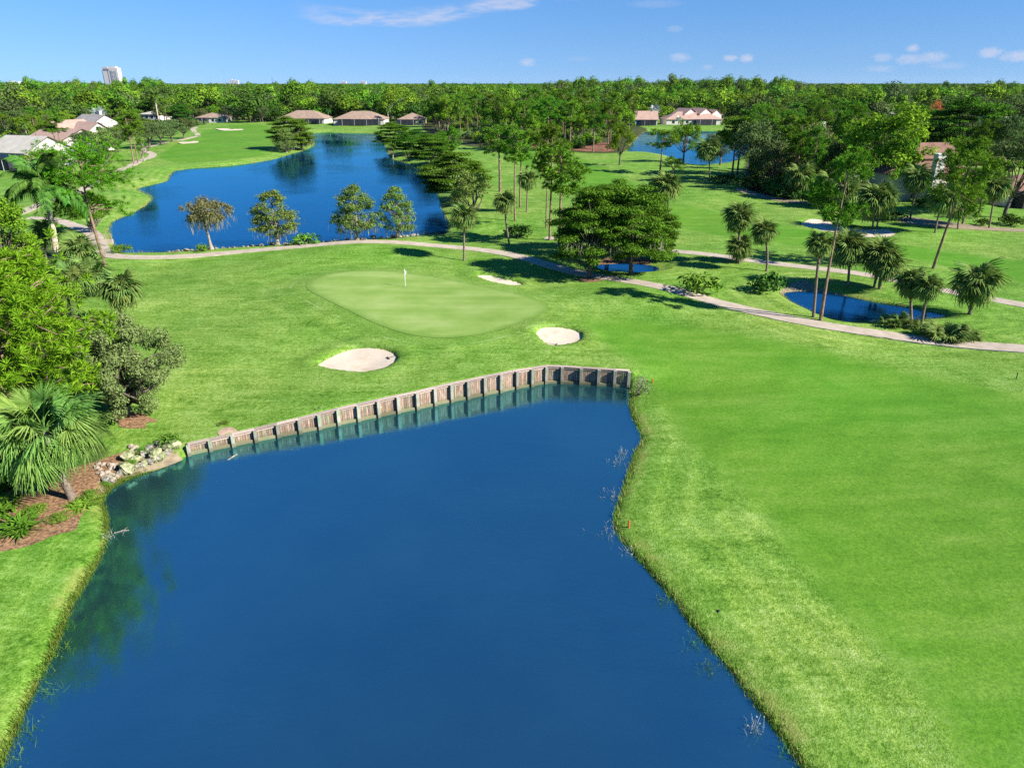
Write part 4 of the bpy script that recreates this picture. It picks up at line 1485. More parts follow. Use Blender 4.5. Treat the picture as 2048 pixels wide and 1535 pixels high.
ppalm('tall royal palm with smooth pale trunk and drooping feather fronds', 118, 545, 92, 388, 90, 16, meshes=FEATHER, n=22, dead=0, name='royal_palm', trunk_r=.34, tmat='royal_bark', swell=True, unit_r=2.6, lo=-.35)
ptree('slash_pine', 'pine_feather', 'tall pine with orange bark and feathery flat crown left of the lake', 210, 532, 298, 150, rz=.4, cat='pine tree')
ptree('leafy_tree', 'dark', 'dark green bushy tree below the royal palm at the photo edge', 20, 570, 395, 150)
ptree('leafy_tree', 'dark', 'small dark conical tree between the path and the lake corner', 192, 468, 385, 75)
ptree('leafy_tree', 'dark', 'low leafy tree behind the bright young pine', 40, 700, 520, 170)
ptree('bottlebrush_shrub', 'willow', 'slim grey-green sapling behind the screen houses path', 214, 330, 255, 60)
st, hd = shrub(401, 2.4, 1.1, .16, 260, clumps=22)
HEDGE = (st.mesh('hedge_stems', M['bark']), hd.mesh('hedge_leaves', M['shrub_leaf']))
st, hd = shrub(402, 2.4, 1.3, .45, 60, True, 18)
PHILO = (st.mesh('shrub_stems', M['bark']), hd.mesh('shrub_leaves', M['shrub_leaf']))
st, hd = shrub(403, 2.4, 1.3, .3, 110, False, 18)
DARKS = (st.mesh('shrub_stems', M['bark']), hd.mesh('shrub_leaves', M['dark_shrub']))
st, hd = shrub(404, 2.4, 1.3, .14, 120, False, 12)
DRY = (st.mesh('shrub_stems', M['bark']), hd.mesh('dry_leaves', M['moss']))


def pshrub(name, pair, label, px, py, wpx, top, group=None, cat='shrub', hs=1.3):
    b = GT(px, py)
    d = b.y * math.cos(PITCH) + (H - b.z) * math.sin(PITCH)
    w_ = wpx * d / F; h = height_at(b, top)
    r = empty(name, b, random.uniform(0, 6.28), (w_ / 2.4, w_ / 2.4, max(.2, h / hs)))
    tag(r, label, cat, group)
    obj('stems', pair[0], r); obj('foliage', pair[1], r)
    return r


pshrub('hedge', HEDGE, 'clipped low oval hedge at the lake corner beside the path', 241, 506, 50, 487, cat='hedge', hs=1.1)
pshrub('shrub', PHILO, 'dark spiky shrub at the foot of the flat-topped cypress', 405, 502, 28, 485)
pshrub('shrub', PHILO, 'leafy shrub among the lake rocks between two mossy cypresses', 612, 490, 66, 463)
pshrub('shrub', PHILO, 'leafy shrub growing over the bulkhead end by the mossy rocks', 342, 893, 46, 862)
pshrub('shrub', DRY, 'straggly dry shrub with pale tips at the right end of the bulkhead', 1277, 790, 62, 748)
pshrub('shrub', DARKS, 'round dark shrub on the lawn between two slim palms', 1041, 474, 62, 445)
pshrub('shrub', PHILO, 'big bright philodendron-like shrub beside the path left of the pool', 1397, 586, 92, 540)
pshrub('shrub', DARKS, 'broad dark shrub at the left end of the palm-lined pool', 1536, 582, 76, 542)
# palmetto clumps at the pool edge: fans rising from the ground


def palmetto(label, px, py, wpx, n, seed):
    b = GT(px, py); rg = np.random.default_rng(seed)
    d = b.y * math.cos(PITCH) + (H - b.z) * math.sin(PITCH)
    w_ = wpx * d / F
    r = empty('palmetto_shrub', b)
    tag(r, label, 'shrub')
    for i in range(n):
        a = rg.uniform(0, 6.28); k = rg.uniform(0, .38)
        sc = w_ * .2 * rg.uniform(.75, 1.15)
        obj('frond', FAN[i % 3], r, (math.cos(a) * w_ * k, math.sin(a) * w_ * k * .7, 0), Euler((rg.uniform(.45, 1.2), 0, a - math.pi / 2)), (sc, sc, sc))
    return r


palmetto('palmetto clump at the near edge of the pool below the leaning palms', 1795, 648, 72, 34, 1)
palmetto('largest palmetto clump between the near path and the pool', 1900, 674, 100, 46, 2)
for lab, px, py, w_, sd_ in (('bright strap-leaved lily clump at the edge of the near left lawn', 38, 1062, 90, 1), ('strap-leaved lily clump cut by the photo edge above the left lawn', -5, 1030, 90, 2),
                             ('dense strap-leaved clump behind the lilies at the photo edge', 5, 975, 90, 3), ('low green clump between the near palm and the pond corner', 165, 1012, 60, 4)):
    b = GT(px, py); d = b.y * math.cos(PITCH) + (H - b.z) * math.sin(PITCH)
    k = w_ * d / F / 1.6
    o = obj('lily_clump', strap_plant(600 + sd_, n=90 if sd_ != 4 else 70).mesh('lily_leaves', M['lily_leaf']), None, b, Euler((0, 0, sd_)), (k, k, k * (1 if sd_ != 4 else .45)))
    tag(o, lab, 'plant')
pshrub('shrub', DARKS, 'dark shrub in the shade behind the near palm', 30, 900, 160, 800)
pshrub('shrub', HEDGE, 'leafy shrub at the photo edge above the lilies', -30, 985, 120, 900, hs=1.1)
for lab, px, py, wd, top in (('low weeds at the corner of the pine straw and the left lawn', 118, 1040, 44, 1026), ('low weeds beside the near palm trunk', 182, 996, 46, 980), ('weeds between the shell scree and the water', 214, 972, 30, 962),
                             ('low weeds on the straw behind the lilies', 70, 1025, 50, 1008), ('weeds among the top rocks of the pond corner', 285, 905, 30, 892), ('weeds among the middle rocks of the pond corner', 262, 930, 26, 918), ('weeds at the waterline below the mossy rocks', 318, 930, 30, 920)):
    pshrub('weed_patch', HEDGE, lab, px, py, wd, top, cat='weeds', hs=1.1)
pshrub('weed_patch', HEDGE, 'low green weeds growing on the bare patch above the bulkhead', 447, 848, 26, 842, cat='weeds', hs=1.1)

# ------------------------------------------------------------------ mid-ground trees
ptree('cypress_tree', 'cypflat', 'flat-topped rusty cypress standing alone at the lake edge', 423, 499, 398, 104, rz=.3)
ptree('cypress_tree', 'cyp0', 'mossy cypress beside the leafy shrub at the lake edge', 555, 490, 380, 98, rz=1.0)
ptree('cypress_tree', 'cyp1', 'tallest mossy cypress, left of the pair at the lake edge', 714, 481, 372, 96, rz=2.0)
ptree('cypress_tree', 'cyp2', 'mossy cypress, the narrower right one of the lakeside pair', 795, 476, 375, 78, rz=3.1)
ptree('ear_tree', 'layer0', 'broad dark tiered tree overhanging the path with hanging moss', 1178, 556, 382, 150, rz=.5)
ptree('ear_tree', 'layer1', 'large tiered tree in the middle of the clump by the shaded pool', 1262, 548, 372, 165, rz=1.9)
ptree('ear_tree', 'layer0', 'rightmost tiered tree of the clump by the shaded pool', 1310, 528, 405, 78, rz=4.0)
ptree('ear_tree', 'layer1', 'rear tiered tree behind the clump by the shaded pool', 1215, 515, 362, 150, rz=3.0)
rg_ = np.random.default_rng(9)
for px, py, top in ((1178, 556, 382), (1262, 548, 372)):
    b = GT(px, py); h = height_at(b, top)
    pts = np.stack([rg_.uniform(-3.6, 3.6, 260), rg_.uniform(-3.6, 1.5, 260), rg_.uniform(.38, .5, 260) * h], 1)
    o = obj('hanging_moss', moss_mesh(pts, rg_, .5, 1.7, .09).mesh('hanging_moss', M['moss']), None, b)
    tag(o, 'pale Spanish moss hanging under the %s tree of the shaded pool clump' % ('path-side' if px < 1200 else 'middle'), 'moss')
ptree('ear_tree', 'layer0', 'dark tiered tree leaning over the right lake shore, largest there', 912, 402, 308, 135, rz=1.2)
ptree('willow_tree', 'willow', 'light feathery tree in front of the dark lakeside tiered tree', 948, 440, 338, 84)
ptree('willow_tree', 'willow', 'lower feathery sapling between lake corner and slim palms', 925, 425, 372, 50)
ptree('ear_tree', 'layer1', 'dark tiered tree farthest along the right lake shore', 788, 298, 245, 72, rz=.2)
ptree('ear_tree', 'layer0', 'dark tiered tree in the middle of the right lake shore row', 830, 310, 262, 82, rz=2.2)
ptree('ear_tree', 'layer1', 'dark tiered tree above the small lakeside lawn', 862, 330, 268, 88, rz=5.2)
ptree('ear_tree', 'layer0', 'small dark tiered tree behind the lakeside row', 880, 318, 272, 60, rz=4.2)
ptree('cypress_sapling', 'slim', 'thin sapling on the right lake shore lawn, left one', 786, 320, 283, 24)
ptree('cypress_sapling', 'slim', 'thin sapling on the right lake shore lawn, right one', 815, 327, 300, 20)
ptree('leafy_tree', 'broad0', 'bright leafy tree behind the lakeside tiered trees', 900, 318, 255, 60)
ptree('ear_tree', 'layer1', 'dark tiered tree on the point of the left lake shore', 584, 300, 233, 84, rz=.9)
ptree('cypress_tree', 'cyp0', 'leafy cypress at the tip of the left lake point', 604, 307, 254, 52)
ptree('cypress_tree', 'cyp1', 'leafy cypress in front of the dark tree on the left lake point', 574, 312, 258, 46)
PX = [('pine0', 'tall pine with a round crown left of the leaning pair, right of the lake', 1000, 383, 258, 80, (0, 0)),
      ('pine2', 'pine with a long bare trunk leaning right of the round-crowned pine', 1030, 442, 258, 60, (.06, 0)),
      ('pine2', 'slim pine hugging the leaning bare-trunked pine', 1040, 415, 268, 50, (0, 0)),
      ('pine3', 'tall pine with umbrella crown and very long bare trunk, middle of the fairway edge', 1099, 480, 256, 78, (0, 0)),
      ('pine1', 'feathery wide pine just behind the tiered tree clump', 1118, 490, 296, 100, (0, .0)),
      ('pine2', 'thin pine close behind the umbrella pine', 1092, 456, 300, 46, (0, 0)),
      ('pine0', 'tall pine with drooping crown standing at the near pool edge', 1641, 640, 318, 100, (0, 0)),
      ('pine3', 'strongly leaning pine with crooked bare top behind the pool', 1866, 537, 275, 100, (.22, 0)),
      ('pine0', 'small pine standing alone on the far fairway near the blue far lake', 1319, 348, 262, 58, (0, 0))]
for key, lab, px, py, top, wd, tl in PX:
    ptree('slash_pine', key, lab, px, py, top, wd, tilt=tl, cat='pine tree')
ptree('leafy_tree', 'broad1', 'bright round-crowned tree on the far fairway beside the red mulch', 1239, 330, 248, 56)
ptree('leafy_tree', 'broad2', 'full leafy tree at the near shore of the far lake', 1366, 328, 240, 66)
ptree('leafy_tree', 'broad0', 'small bushy tree at the foot of the leafy far lake tree', 1345, 350, 312, 40)
ptree('oak_tree', 'oak0', 'grey-green tree on the far lake shore behind the fairway palm', 1440, 330, 262, 70)
ptree('slash_pine', 'pine1', 'twin-trunked pine beside the fairway palm, left trunk', 1464, 350, 240, 66, cat='pine tree')
ptree('slash_pine', 'pine3', 'twin-trunked pine beside the fairway palm, right trunk', 1474, 350, 236, 70, cat='pine tree')
ptree('leafy_tree', 'broad0', 'massive bright ficus-like tree filling the middle of the right woods', 1765, 395, 212, 190)
ptree('leafy_tree', 'broad2', 'bright leafy tree left of the white-chimney house', 1772, 400, 262, 90)
ptree('ear_tree', 'layer1', 'huge bright spreading tree behind the white-chimney house', 1918, 330, 196, 165)
ptree('oak_tree', 'oak1', 'grey-green oak with thick leaning trunk at the right photo edge', 2008, 436, 258, 150)
ptree('oak_tree', 'oak2', 'dark oak behind the thick-trunked oak at the right photo edge', 2050, 330, 205, 130)
ptree('oak_tree', 'oak0', 'grey oak between the spreading tree and the right photo edge', 2000, 340, 232, 90)
ptree('flame_tree', 'flame', 'small orange flowering tree behind the huge spreading tree', 1862, 262, 199, 26)
ptree('slash_pine', 'pine1', 'bushy pine in front of the white-chimney house roof', 1925, 448, 308, 80, cat='pine tree')
ptree('leafy_tree', 'broad1', 'leafy tree right of the white-chimney house', 1958, 425, 312, 64)
# palms
PL = [('slim palm with moss-green head standing alone in front of the lake corner', 928, 521, 928, 432, 31),
      ('slim palm left of the round dark shrub, brown skirt', 1019, 489, 1010, 402, 25),
      ('small round palm on the lawn right of the leaning pines', 1053, 424, 1055, 357, 23),
      ('palm rising just behind the tiered tree clump, yellowing skirt', 1338, 440, 1332, 372, 30),
      ('low palm half hidden behind the tiered tree clump', 1302, 430, 1300, 385, 24),
      ('tall palm of the three on the lawn by the second path, left', 1478, 527, 1478, 432, 30),
      ('short palm at the foot of the tall lawn palm', 1470, 524, 1482, 492, 27),
      ('palm right of the pair on the lawn by the second path', 1533, 542, 1528, 460, 29),
      ('palm whose head shows behind the pool pine trunk', 1627, 634, 1641, 486, 31),
      ('dark palm standing on the far pool bank alone', 1690, 598, 1697, 492, 42),
      ('left one of the crossed yellowing palms on the far pool bank', 1742, 603, 1762, 508, 36),
      ('right one of the crossed yellowing palms, thick leaning trunk', 1754, 606, 1775, 528, 34),
      ('palm in the pool water, left one of the near pair', 1824, 640, 1826, 563, 35),
      ('palm at the pool edge, right one of the near pair', 1842, 652, 1858, 572, 34),
      ('big round-headed palm at the right end of the pool', 1938, 628, 1955, 560, 53),
      ('fairway palm in front of the far lake, dark skirt', 1418, 366, 1416, 298, 25),
      ('left palm of the close pair behind the far bunker', 1745, 456, 1748, 400, 36),
      ('right palm of the close pair behind the far bunker', 1754, 454, 1768, 392, 34),
      ('slanting palm in front of the white-chimney house', 1820, 438, 1835, 355, 30),
      ('palm beside the strongly leaning pine, dark trunk', 1870, 466, 1888, 392, 32),
      ('palm near the oak trunk at the right photo edge', 1978, 456, 1992, 372, 32),
      ('short palm between the leaning pine and the oak trunk', 1916, 458, 1922, 408, 34),
      ('low palm at the wood edge left of the far bunker pair', 1690, 420, 1690, 380, 34),
      ('wood edge palm with yellow skirt behind the pool pine', 1655, 412, 1660, 365, 34),
      ('dark palm among the right woods above the bare strip', 1600, 398, 1602, 348, 30)]
for i, (lab, px, py, cx, cy, r) in enumerate(PL):
    random.seed(100 + i)
    ppalm(lab, px, py, cx, cy, r * random.uniform(.95, 1.15), 30 + i, n=random.choice((34, 40, 46, 52)), lo=random.uniform(-1.15, -.6), dead=random.choice((4, 8, 12, 18)), trunk_r=.2 if 'thick' in lab or 'big' in lab else .15)
ptree('leafy_tree', 'dark', 'small shrubby tree at the wood edge behind the far bunker', 1690, 452, 405, 60)
for lab, px, py, wd, top in (('dark hedge mass under the trees right of the fairway palm, left part', 1450, 366, 60, 346), ('dark hedge mass under the trees right of the fairway palm, right part', 1505, 376, 70, 350),
                             ('undergrowth at the wood edge below the right woods, left part', 1570, 396, 90, 360), ('undergrowth at the wood edge below the right woods, right part', 1640, 408, 90, 372),
                             ('low dark shrub behind the far bunker palms', 1785, 440, 60, 422), ('small bright shrub on bare ground at the right photo edge', 2020, 450, 50, 425),
                             ('shrub on bare ground between leaning pine and edge palm', 1965, 452, 34, 434), ('dark shrubs under the white chimney', 1850, 412, 70, 392)):
    pshrub('shrub', DARKS, lab, px, py, wd, top)


# ------------------------------------------------------------------ houses
def roof_mat(name, c, c2):
    m, n, o = mat(name)
    b = n.new('ShaderNodeBsdfPrincipled')
    t = n.new('ShaderNodeTexCoord')
    f = n.noise(t.outputs['Object'], .5, 4, .6); g = n.noise(t.outputs['Object'], 4, 3, .6)
    n.link(n.mix(n.step(n.math('ADD', n.math('MULTIPLY', f, .6), n.math('MULTIPLY', g, .4)), .35, .65), c, c2), b.inputs['Base Color'])
    wv = n.new('ShaderNodeTexWave'); wv.bands_direction = 'Z'; wv.inputs['Scale'].default_value = 2.2; n.link(t.outputs['Object'], wv.inputs[0])
    bp = n.new('ShaderNodeBump'); bp.inputs['Strength'].default_value = .5; bp.inputs['Distance'].default_value = .06
    n.link(wv.outputs[1], bp.inputs['Height']); n.link(bp.outputs[0], b.inputs['Normal'])
    b.inputs['Roughness'].default_value = .85; b.inputs['Specular IOR Level'].default_value = .2
    n.link(b.outputs[0], o.inputs[0])
    return m


M['roof_tan'] = roof_mat('tan_tiles', (.24, .165, .12), (.33, .24, .18))
M['roof_grey'] = roof_mat('grey_shingles', (.20, .185, .17), (.30, .28, .26))
M['roof_pink'] = roof_mat('pink_tiles', (.34, .22, .17), (.42, .29, .23))
M['roof_red'] = roof_mat('red_brown_tiles', (.16, .085, .062), (.25, .14, .105))
M['roof_cream'] = roof_mat('cream_roof', (.36, .33, .27), (.46, .43, .37))
M['stucco'] = simple('white_stucco', (.52, .49, .45), .9, .08, .6)
M['cream'] = simple('cream_stucco', (.46, .38, .27), .9, .1, .6)
M['trim'] = simple('white_trim', (.6, .6, .58), .6, .05, 1.0)
M['pane'] = simple('dark_glass', (.012, .016, .022), .08, .2, 1.0, spec=.6)
M['screen'] = simple('bronze_screen', (.022, .024, .034), .6, .3, .4)
M['bronze'] = simple('bronze_bars', (.035, .03, .028), .5, .1, 2.0)
M['red_shrub'] = leaf_mat('red_shrub_leaves', (.10, .035, .02), (.20, .07, .04), .2)


def roof_mesh(wd, dp, rh, kind, oh=.6, th=.18):
    """hip or gable roof with overhang, eaves at z = 0, ridge along x"""
    x, y = wd / 2 + oh, dp / 2 + oh
    rx = max(.0, x - y * (1.0 if kind == 'hip' else 0)) if kind == 'hip' else x
    mb = MB()
    for k, dz in ((0, 0), (1, -th)):
        mb_V = [(-x, -y, dz), (x, -y, dz), (x, y, dz), (-x, y, dz), (-rx, 0, rh + dz), (rx, 0, rh + dz)]
        f = [(0, 1, 5, 4), (2, 3, 4, 5)]; t = [(1, 2, 5), (3, 0, 4)]
        if k:
            f = [q[::-1] for q in f]; t = [q[::-1] for q in t]
        mb.add(mb_V, f, t if kind == 'hip' else None)
    V = [(-x, -y, 0), (x, -y, 0), (x, y, 0), (-x, y, 0), (-x, -y, -th), (x, -y, -th), (x, y, -th), (-x, y, -th)]
    mb.add(V, [(0, 4, 5, 1), (1, 5, 6, 2), (2, 6, 7, 3), (3, 7, 4, 0)])
    return mb


def gable_wall(wd, dp, rh, side):
    mb = MB()
    for sx in (side,):
        x = sx * wd / 2
        mb.add([(x, -dp / 2, 0), (x, dp / 2, 0), (x, 0, rh * dp / (dp + 1.2)), (x - sx * .2, -dp / 2, 0), (x - sx * .2, dp / 2, 0), (x - sx * .2, 0, rh * dp / (dp + 1.2))], [(0, 1, 4, 3)], [(0, 1, 2), (3, 5, 4)])
    return mb


def house(label, px, py, wpx, dp, wh, rh, kind='hip', rz=0.0, roof='roof_tan', wall='stucco', lanai=None, chimney=None, wings=(), zlift=0, windows=4, arches=False):
    """house whose front foot shows at (px, py); width from wpx"""
    b = GT(px, py)
    dist = b.y * math.cos(PITCH) + (H - b.z) * math.sin(PITCH)
    wd = wpx * dist / F
    c, s_ = math.cos(rz), math.sin(rz)
    ctr = b + Vector((-s_ * dp / 2, c * dp / 2, 0))
    r = empty('house', ctr, rz)
    tag(r, label, 'house')
    blocks = [(0, 0, wd, dp, wh, rh, kind, 0.0)] + list(wings)
    for bx, by, bw, bd, bh, brh, bk, brz in blocks:
        obj('wall', MB().box((0, 0, bh / 2 - .2), (bw, bd, bh + .4)).mesh('house_wall', M[wall]), r, (bx, by, 0), (0, 0, brz))
        rf = obj('roof', roof_mesh(bw, bd, brh, bk).mesh('house_roof', M[roof]), r, (bx, by, bh + .02), (0, 0, brz))
        if bk == 'gable':
            for sd_ in (-1, 1):
                obj('gable', gable_wall(bw - .02, bd, brh, sd_).mesh('gable', M[wall]), r, (bx, by, bh), (0, 0, brz))
            if arches:
                for sx in (-1, 1):
                    obj('window', MB().box((sx * (bw / 2 + .03), 0, brh * .3), (.08, bd * .22, brh * .42)).mesh('gable_window', M['pane']), r, (bx, by, bh), (0, 0, brz))
    for k in range(windows):
        x = -wd / 2 + wd * (k + .5) / windows
        f = obj('window', MB().box((x, -dp / 2 - .03, wh * .52), (min(1.8, wd / windows * .6), .1, wh * .5)).mesh('window_frame', M['trim']), r)
        obj('pane', MB().box((x, -dp / 2 - .07, wh * .52), (min(1.6, wd / windows * .6 - .2), .08, wh * .5 - .2)).mesh('window_pane', M['pane']), f)
    if lanai:
        lx, lw, ld, lh = lanai
        sc = obj('screen_enclosure', MB().box((lx, -dp / 2 - ld / 2 - .1, lh / 2), (lw, ld, lh)).mesh('screens', M['screen']), r)
        n = max(3, int(lw / 2.2))
        for k in range(n + 1):
            x = lx - lw / 2 + lw * k / n
            obj('bar', MB().box((x, -dp / 2 - ld - .14, lh / 2), (.1, .08, lh)).mesh('cage_bar', M['trim' if k % 3 == 1 else 'bronze']), sc)
        obj('bar', MB().box((lx, -dp / 2 - ld - .15, lh + .04), (lw, .1, .1)).mesh('cage_beam', M['bronze']), sc)
    if chimney:
        cx_, cy_, cw, ch = chimney
        k = obj('chimney', MB().box((cx_, cy_, ch / 2), (cw, cw * .8, ch)).mesh('chimney', M['stucco']), r)
        obj('cap', MB().box((cx_, cy_, ch + .1), (cw + .3, cw * .8 + .3, .18)).mesh('chimney_cap', M['trim']), k)
    return r


house('cream-roofed house with screened patio at the left photo edge', 18, 338, 110, 16, 4.6, 4.2, 'gable', -.35, 'roof_cream', 'stucco', (0, 12, 4, 3.4), None, windows=5)
house('white-gabled house with pink tiles and dark screened patio among the left trees', 92, 304, 120, 16, 4.2, 3.6, 'gable', -.5, 'roof_pink', 'stucco', (2, 15, 5, 4.0), None,
      wings=((-3, 4, 12, 9, 7.0, 3.4, 'gable', math.pi / 2), (5, 7, 11, 9, 6.6, 3.2, 'gable', 0)), arches=True)
house('grey-roofed house with white chimney behind the white-gabled house', 170, 268, 60, 14, 5.2, 3.6, 'gable', -.4, 'roof_grey', 'stucco', (0, 9, 4, 3.4), (3, 1, 1.8, 10.2))
house('white house half hidden in the trees behind the left fairway path', 300, 240, 46, 14, 3.6, 2.0, 'hip', -.2, 'roof_cream', 'stucco', None, None)
house('small tan house with dark screened patio above the far left bunkers', 420, 246, 54, 15, 3.2, 2.6, 'hip', 0, 'roof_tan', 'stucco', (-6, 11, 5, 3.2))
house('tan-roofed house partly shaded behind the left lake point', 604, 248, 92, 18, 3.2, 4.4, 'hip', -.05, 'roof_tan', 'stucco', (5, 16, 6, 3.0))
house('large tan hip-roofed house with dark screened patio across the lake', 718, 250, 100, 19, 3.3, 4.2, 'hip', .0, 'roof_tan', 'stucco', (1, 24, 6, 3.4), None, wings=((2, -8, 12, 9, 3.1, 2.6, 'hip', 0),))
house('small tan house right of the large lake house, half behind palms', 822, 250, 50, 16, 3.2, 3.4, 'hip', 0, 'roof_tan', 'cream', (-3, 10, 4, 3.0))
house('pink-tiled house with chimney on the far lake, left of the white cluster', 1292, 251, 44, 15, 3.3, 4.6, 'gable', -.08, 'roof_pink', 'stucco', (1, 9, 4, 3.0), (4.5, 0, 1.6, 8.2))
house('white multi-gabled house cluster on the far lake shore', 1388, 250, 112, 17, 3.2, 4.0, 'hip', .05, 'roof_pink', 'stucco', (6, 12, 4, 3.2), None,
      wings=((-3, 3, 11, 10, 5.8, 3.4, 'gable', math.pi / 2 + .45), (6, 3, 12, 10, 6.0, 3.3, 'gable', math.pi / 2 + .45), (14, 4, 9, 8, 5.6, 2.8, 'gable', math.pi / 2 + .45)))
house('brown-tiled house deep in the right woods', 1632, 300, 70, 14, 5.0, 3.0, 'hip', .2, 'roof_red', 'cream', None, (4, -3, 1.8, 9.5))
house('long pale-roofed building behind the right woods', 1766, 246, 70, 20, 4.5, 3.2, 'hip', 0, 'roof_cream', 'stucco')
hb = house('two-storey house with tall white chimney and red-brown roof on the right', 1886, 402, 92, 11, 5.0, 3.0, 'gable', .12, 'roof_red', 'cream', None, (-3.2, -5.9, 1.8, 9.4),
           wings=((-8.2, 1.0, 5.6, 7.0, 5.2, 2.2, 'hip', 0), (1.0, 3.5, 8.0, 8, 8.2, 2.8, 'gable', 0)))
house('low house with dark porch behind the thick oak at the right photo edge', 2062, 412, 110, 10, 3.2, 2.4, 'hip', .1, 'roof_red', 'stucco', (0, 9, 3, 2.8))
for lab, px, py, wd_, rf in (('far pinkish roof peeping above the woods behind the large lake house', 745, 205, 22, 'roof_pink'), ('far cream roof in the woods right of the far pinkish roof', 770, 207, 20, 'roof_cream'),
                             ('far pink roof in the woods behind the chimneyed lake house', 1272, 212, 18, 'roof_pink'), ('far cream roof above the white house cluster, left one', 1298, 211, 26, 'roof_cream'),
                             ('far pink roof above the white house cluster, right one', 1365, 210, 28, 'roof_pink'), ('far red roof in the left woods below the tall tower', 218, 212, 20, 'roof_pink'),
                             ('far cream roof right of the right woods top', 1560, 212, 22, 'roof_cream'), ('far low white roof right of the pale-roofed building', 1905, 205, 26, 'roof_cream'),
                             ('far house roof beside the oaks at the right edge', 1990, 268, 36, 'roof_cream')):
    house(lab, px, py, wd_, 16, 7.5, 4.5, 'hip', 0, rf, 'stucco', windows=3)

# ------------------------------------------------------------------ woodland
KEEP = [(np.array(o.matrix_basis.translation)[:2]) for o in COL.objects if o.type == 'EMPTY' and o.name.startswith('house')]


def clear_spot(x, y, r=10):
    if any((x - k[0]) ** 2 + (y - k[1]) ** 2 < (r + 5) ** 2 for k in KEEP):
        return False
    if any(abs(x - k[0] * y / k[1]) < 12 and k[1] - 75 < y < k[1] for k in KEEP[:13]):
        return False
    for nm, P, zw in WATERS[1:3]:
        if sdf(np.array([x]), np.array([y]), P, 50.0)[0] < 3:
            return False
    return True


def wood(zone, poly, n, kinds, group, hmin, hmax, seed, min_d=5.5):
    rg = np.random.default_rng(seed)
    P = pix(poly); lo, hi = P.min(0), P.max(0)
    pts = []
    tries = 0
    while len(pts) < n and tries < 6000:
        tries += 1
        x, y = rg.uniform(lo[0], hi[0]), rg.uniform(lo[1], hi[1])
        if not inside(np.array([x]), np.array([y]), P)[0] or not clear_spot(x, y, 9):
            continue
        if any((x - q[0]) ** 2 + (y - q[1]) ** 2 < min_d ** 2 for q in pts):
            continue
        pts.append((x, y))
    ar = np.array([x / y for x, y in pts]); t1, t2 = np.quantile(ar, [.34, .67]); my = np.median([y for x, y in pts])
    keys = [k for k, _, _, _, _ in kinds]; wt = np.array([k[1] for k in kinds], float); wt /= wt.sum()
    for x, y in pts:
        i = rg.choice(len(keys), p=wt)
        key, _, nm, lab, cat = kinds[i]
        if isinstance(key, tuple):
            key = key[int(rg.integers(len(key)))]
        h = rg.uniform(hmin, hmax)
        pr = PROTO[key]
        if key in ('farpalm', 'farroyal', 'silver'):
            h = rg.uniform(5.5, 9.5) if key != 'silver' else 5.5
        if key.startswith(('oak', 'broad')):
            h *= .85
        wd = 2 * pr['rad'] * (h / pr['h']) * rg.uniform(.85, 1.2)
        place = ' %s %s' % ('front' if y < my else 'back', 'left' if x / y < t1 else ('middle' if x / y < t2 else 'right'))
        tree(nm, key, lab % zone + place, Vector((x, y, TZ(x, y))), h, wd, rg.uniform(0, 6.28), group % cat, 'palm tree' if 'palm' in nm else ('pine tree' if 'pine' in nm else 'tree'))


def kinds(p, o, b, fp, fr=0, sv=0, la=0, sl=0):
    K = [(('pine0', 'pine1', 'pine2', 'pine3'), p, 'slash_pine', 'slash pine with tufted crown in the %s', 'pines'),
         (('oak0', 'oak1', 'oak2'), o, 'oak_tree', 'grey-green rounded oak in the %s', 'oaks'),
         (('broad0', 'broad1', 'broad2'), b, 'leafy_tree', 'bright leafy tree in the %s', 'leafy trees'),
         ('farpalm', fp, 'cabbage_palm', 'cabbage palm with round head in the %s', 'cabbage palms'),
         ('farroyal', fr, 'feather_palm', 'feather-leaved palm in the %s', 'feather palms'),
         ('silver', sv, 'silver_palm', 'silvery fan palm in the %s', 'silver palms'),
         (('layer0', 'layer1'), la, 'ear_tree', 'dark tiered tree in the %s', 'tiered trees'),
         ('slim', sl, 'slim_tree', 'narrow upright tree in the %s', 'slim trees')]
    return [k for k in K if k[1] > 0]


wood('pine wood beyond the red mulch', [(850, 262), (930, 285), (1010, 294), (1120, 297), (1225, 299), (1255, 285), (1262, 262), (1200, 247), (1000, 240), (860, 243)], 100, kinds(6, 2, 4, 1.2), '%s of the pine wood beyond the lake', 14.5, 20.5, 1, 5.0)
wood('gardens around the left houses', [(-60, 300), (40, 292), (150, 285), (215, 300), (270, 285), (300, 262), (400, 246), (400, 228), (-60, 232)], 88, kinds(4, 2.5, 4, 2, 1.5, .5, 1), '%s of the left house gardens', 8, 14, 2, 6.0)
wood('row behind the far left bunkers', [(395, 250), (545, 246), (560, 232), (400, 232)], 24, kinds(1, 6, 2, 1), '%s behind the far left bunkers', 8, 12, 3, 7.0)
wood('gardens behind the lake houses', [(545, 244), (860, 246), (880, 232), (545, 230)], 36, kinds(1.5, 6, 2.5, 1.5, 1.5), '%s behind the lake houses', 9, 13, 4, 7.0)
wood('gardens behind the far lake houses', [(1262, 247), (1480, 250), (1640, 262), (1640, 232), (1262, 230)], 36, kinds(3, 3, 3, 1, .5, 1), '%s behind the far lake houses', 9, 14, 5, 7.0)
wood('right woods', [(1488, 360), (1560, 386), (1650, 396), (1700, 380), (1700, 320), (1680, 270), (1560, 262), (1530, 300)], 78, kinds(5, 3, 3, 2), '%s of the right woods', 11, 18, 6, 4.2)
wood('grounds behind the white-chimney house', [(1700, 300), (1850, 330), (1960, 345), (2120, 330), (2120, 245), (1680, 245)], 66, kinds(2, 5, 4, 1), '%s behind the white-chimney house', 9, 14, 7, 7.0)
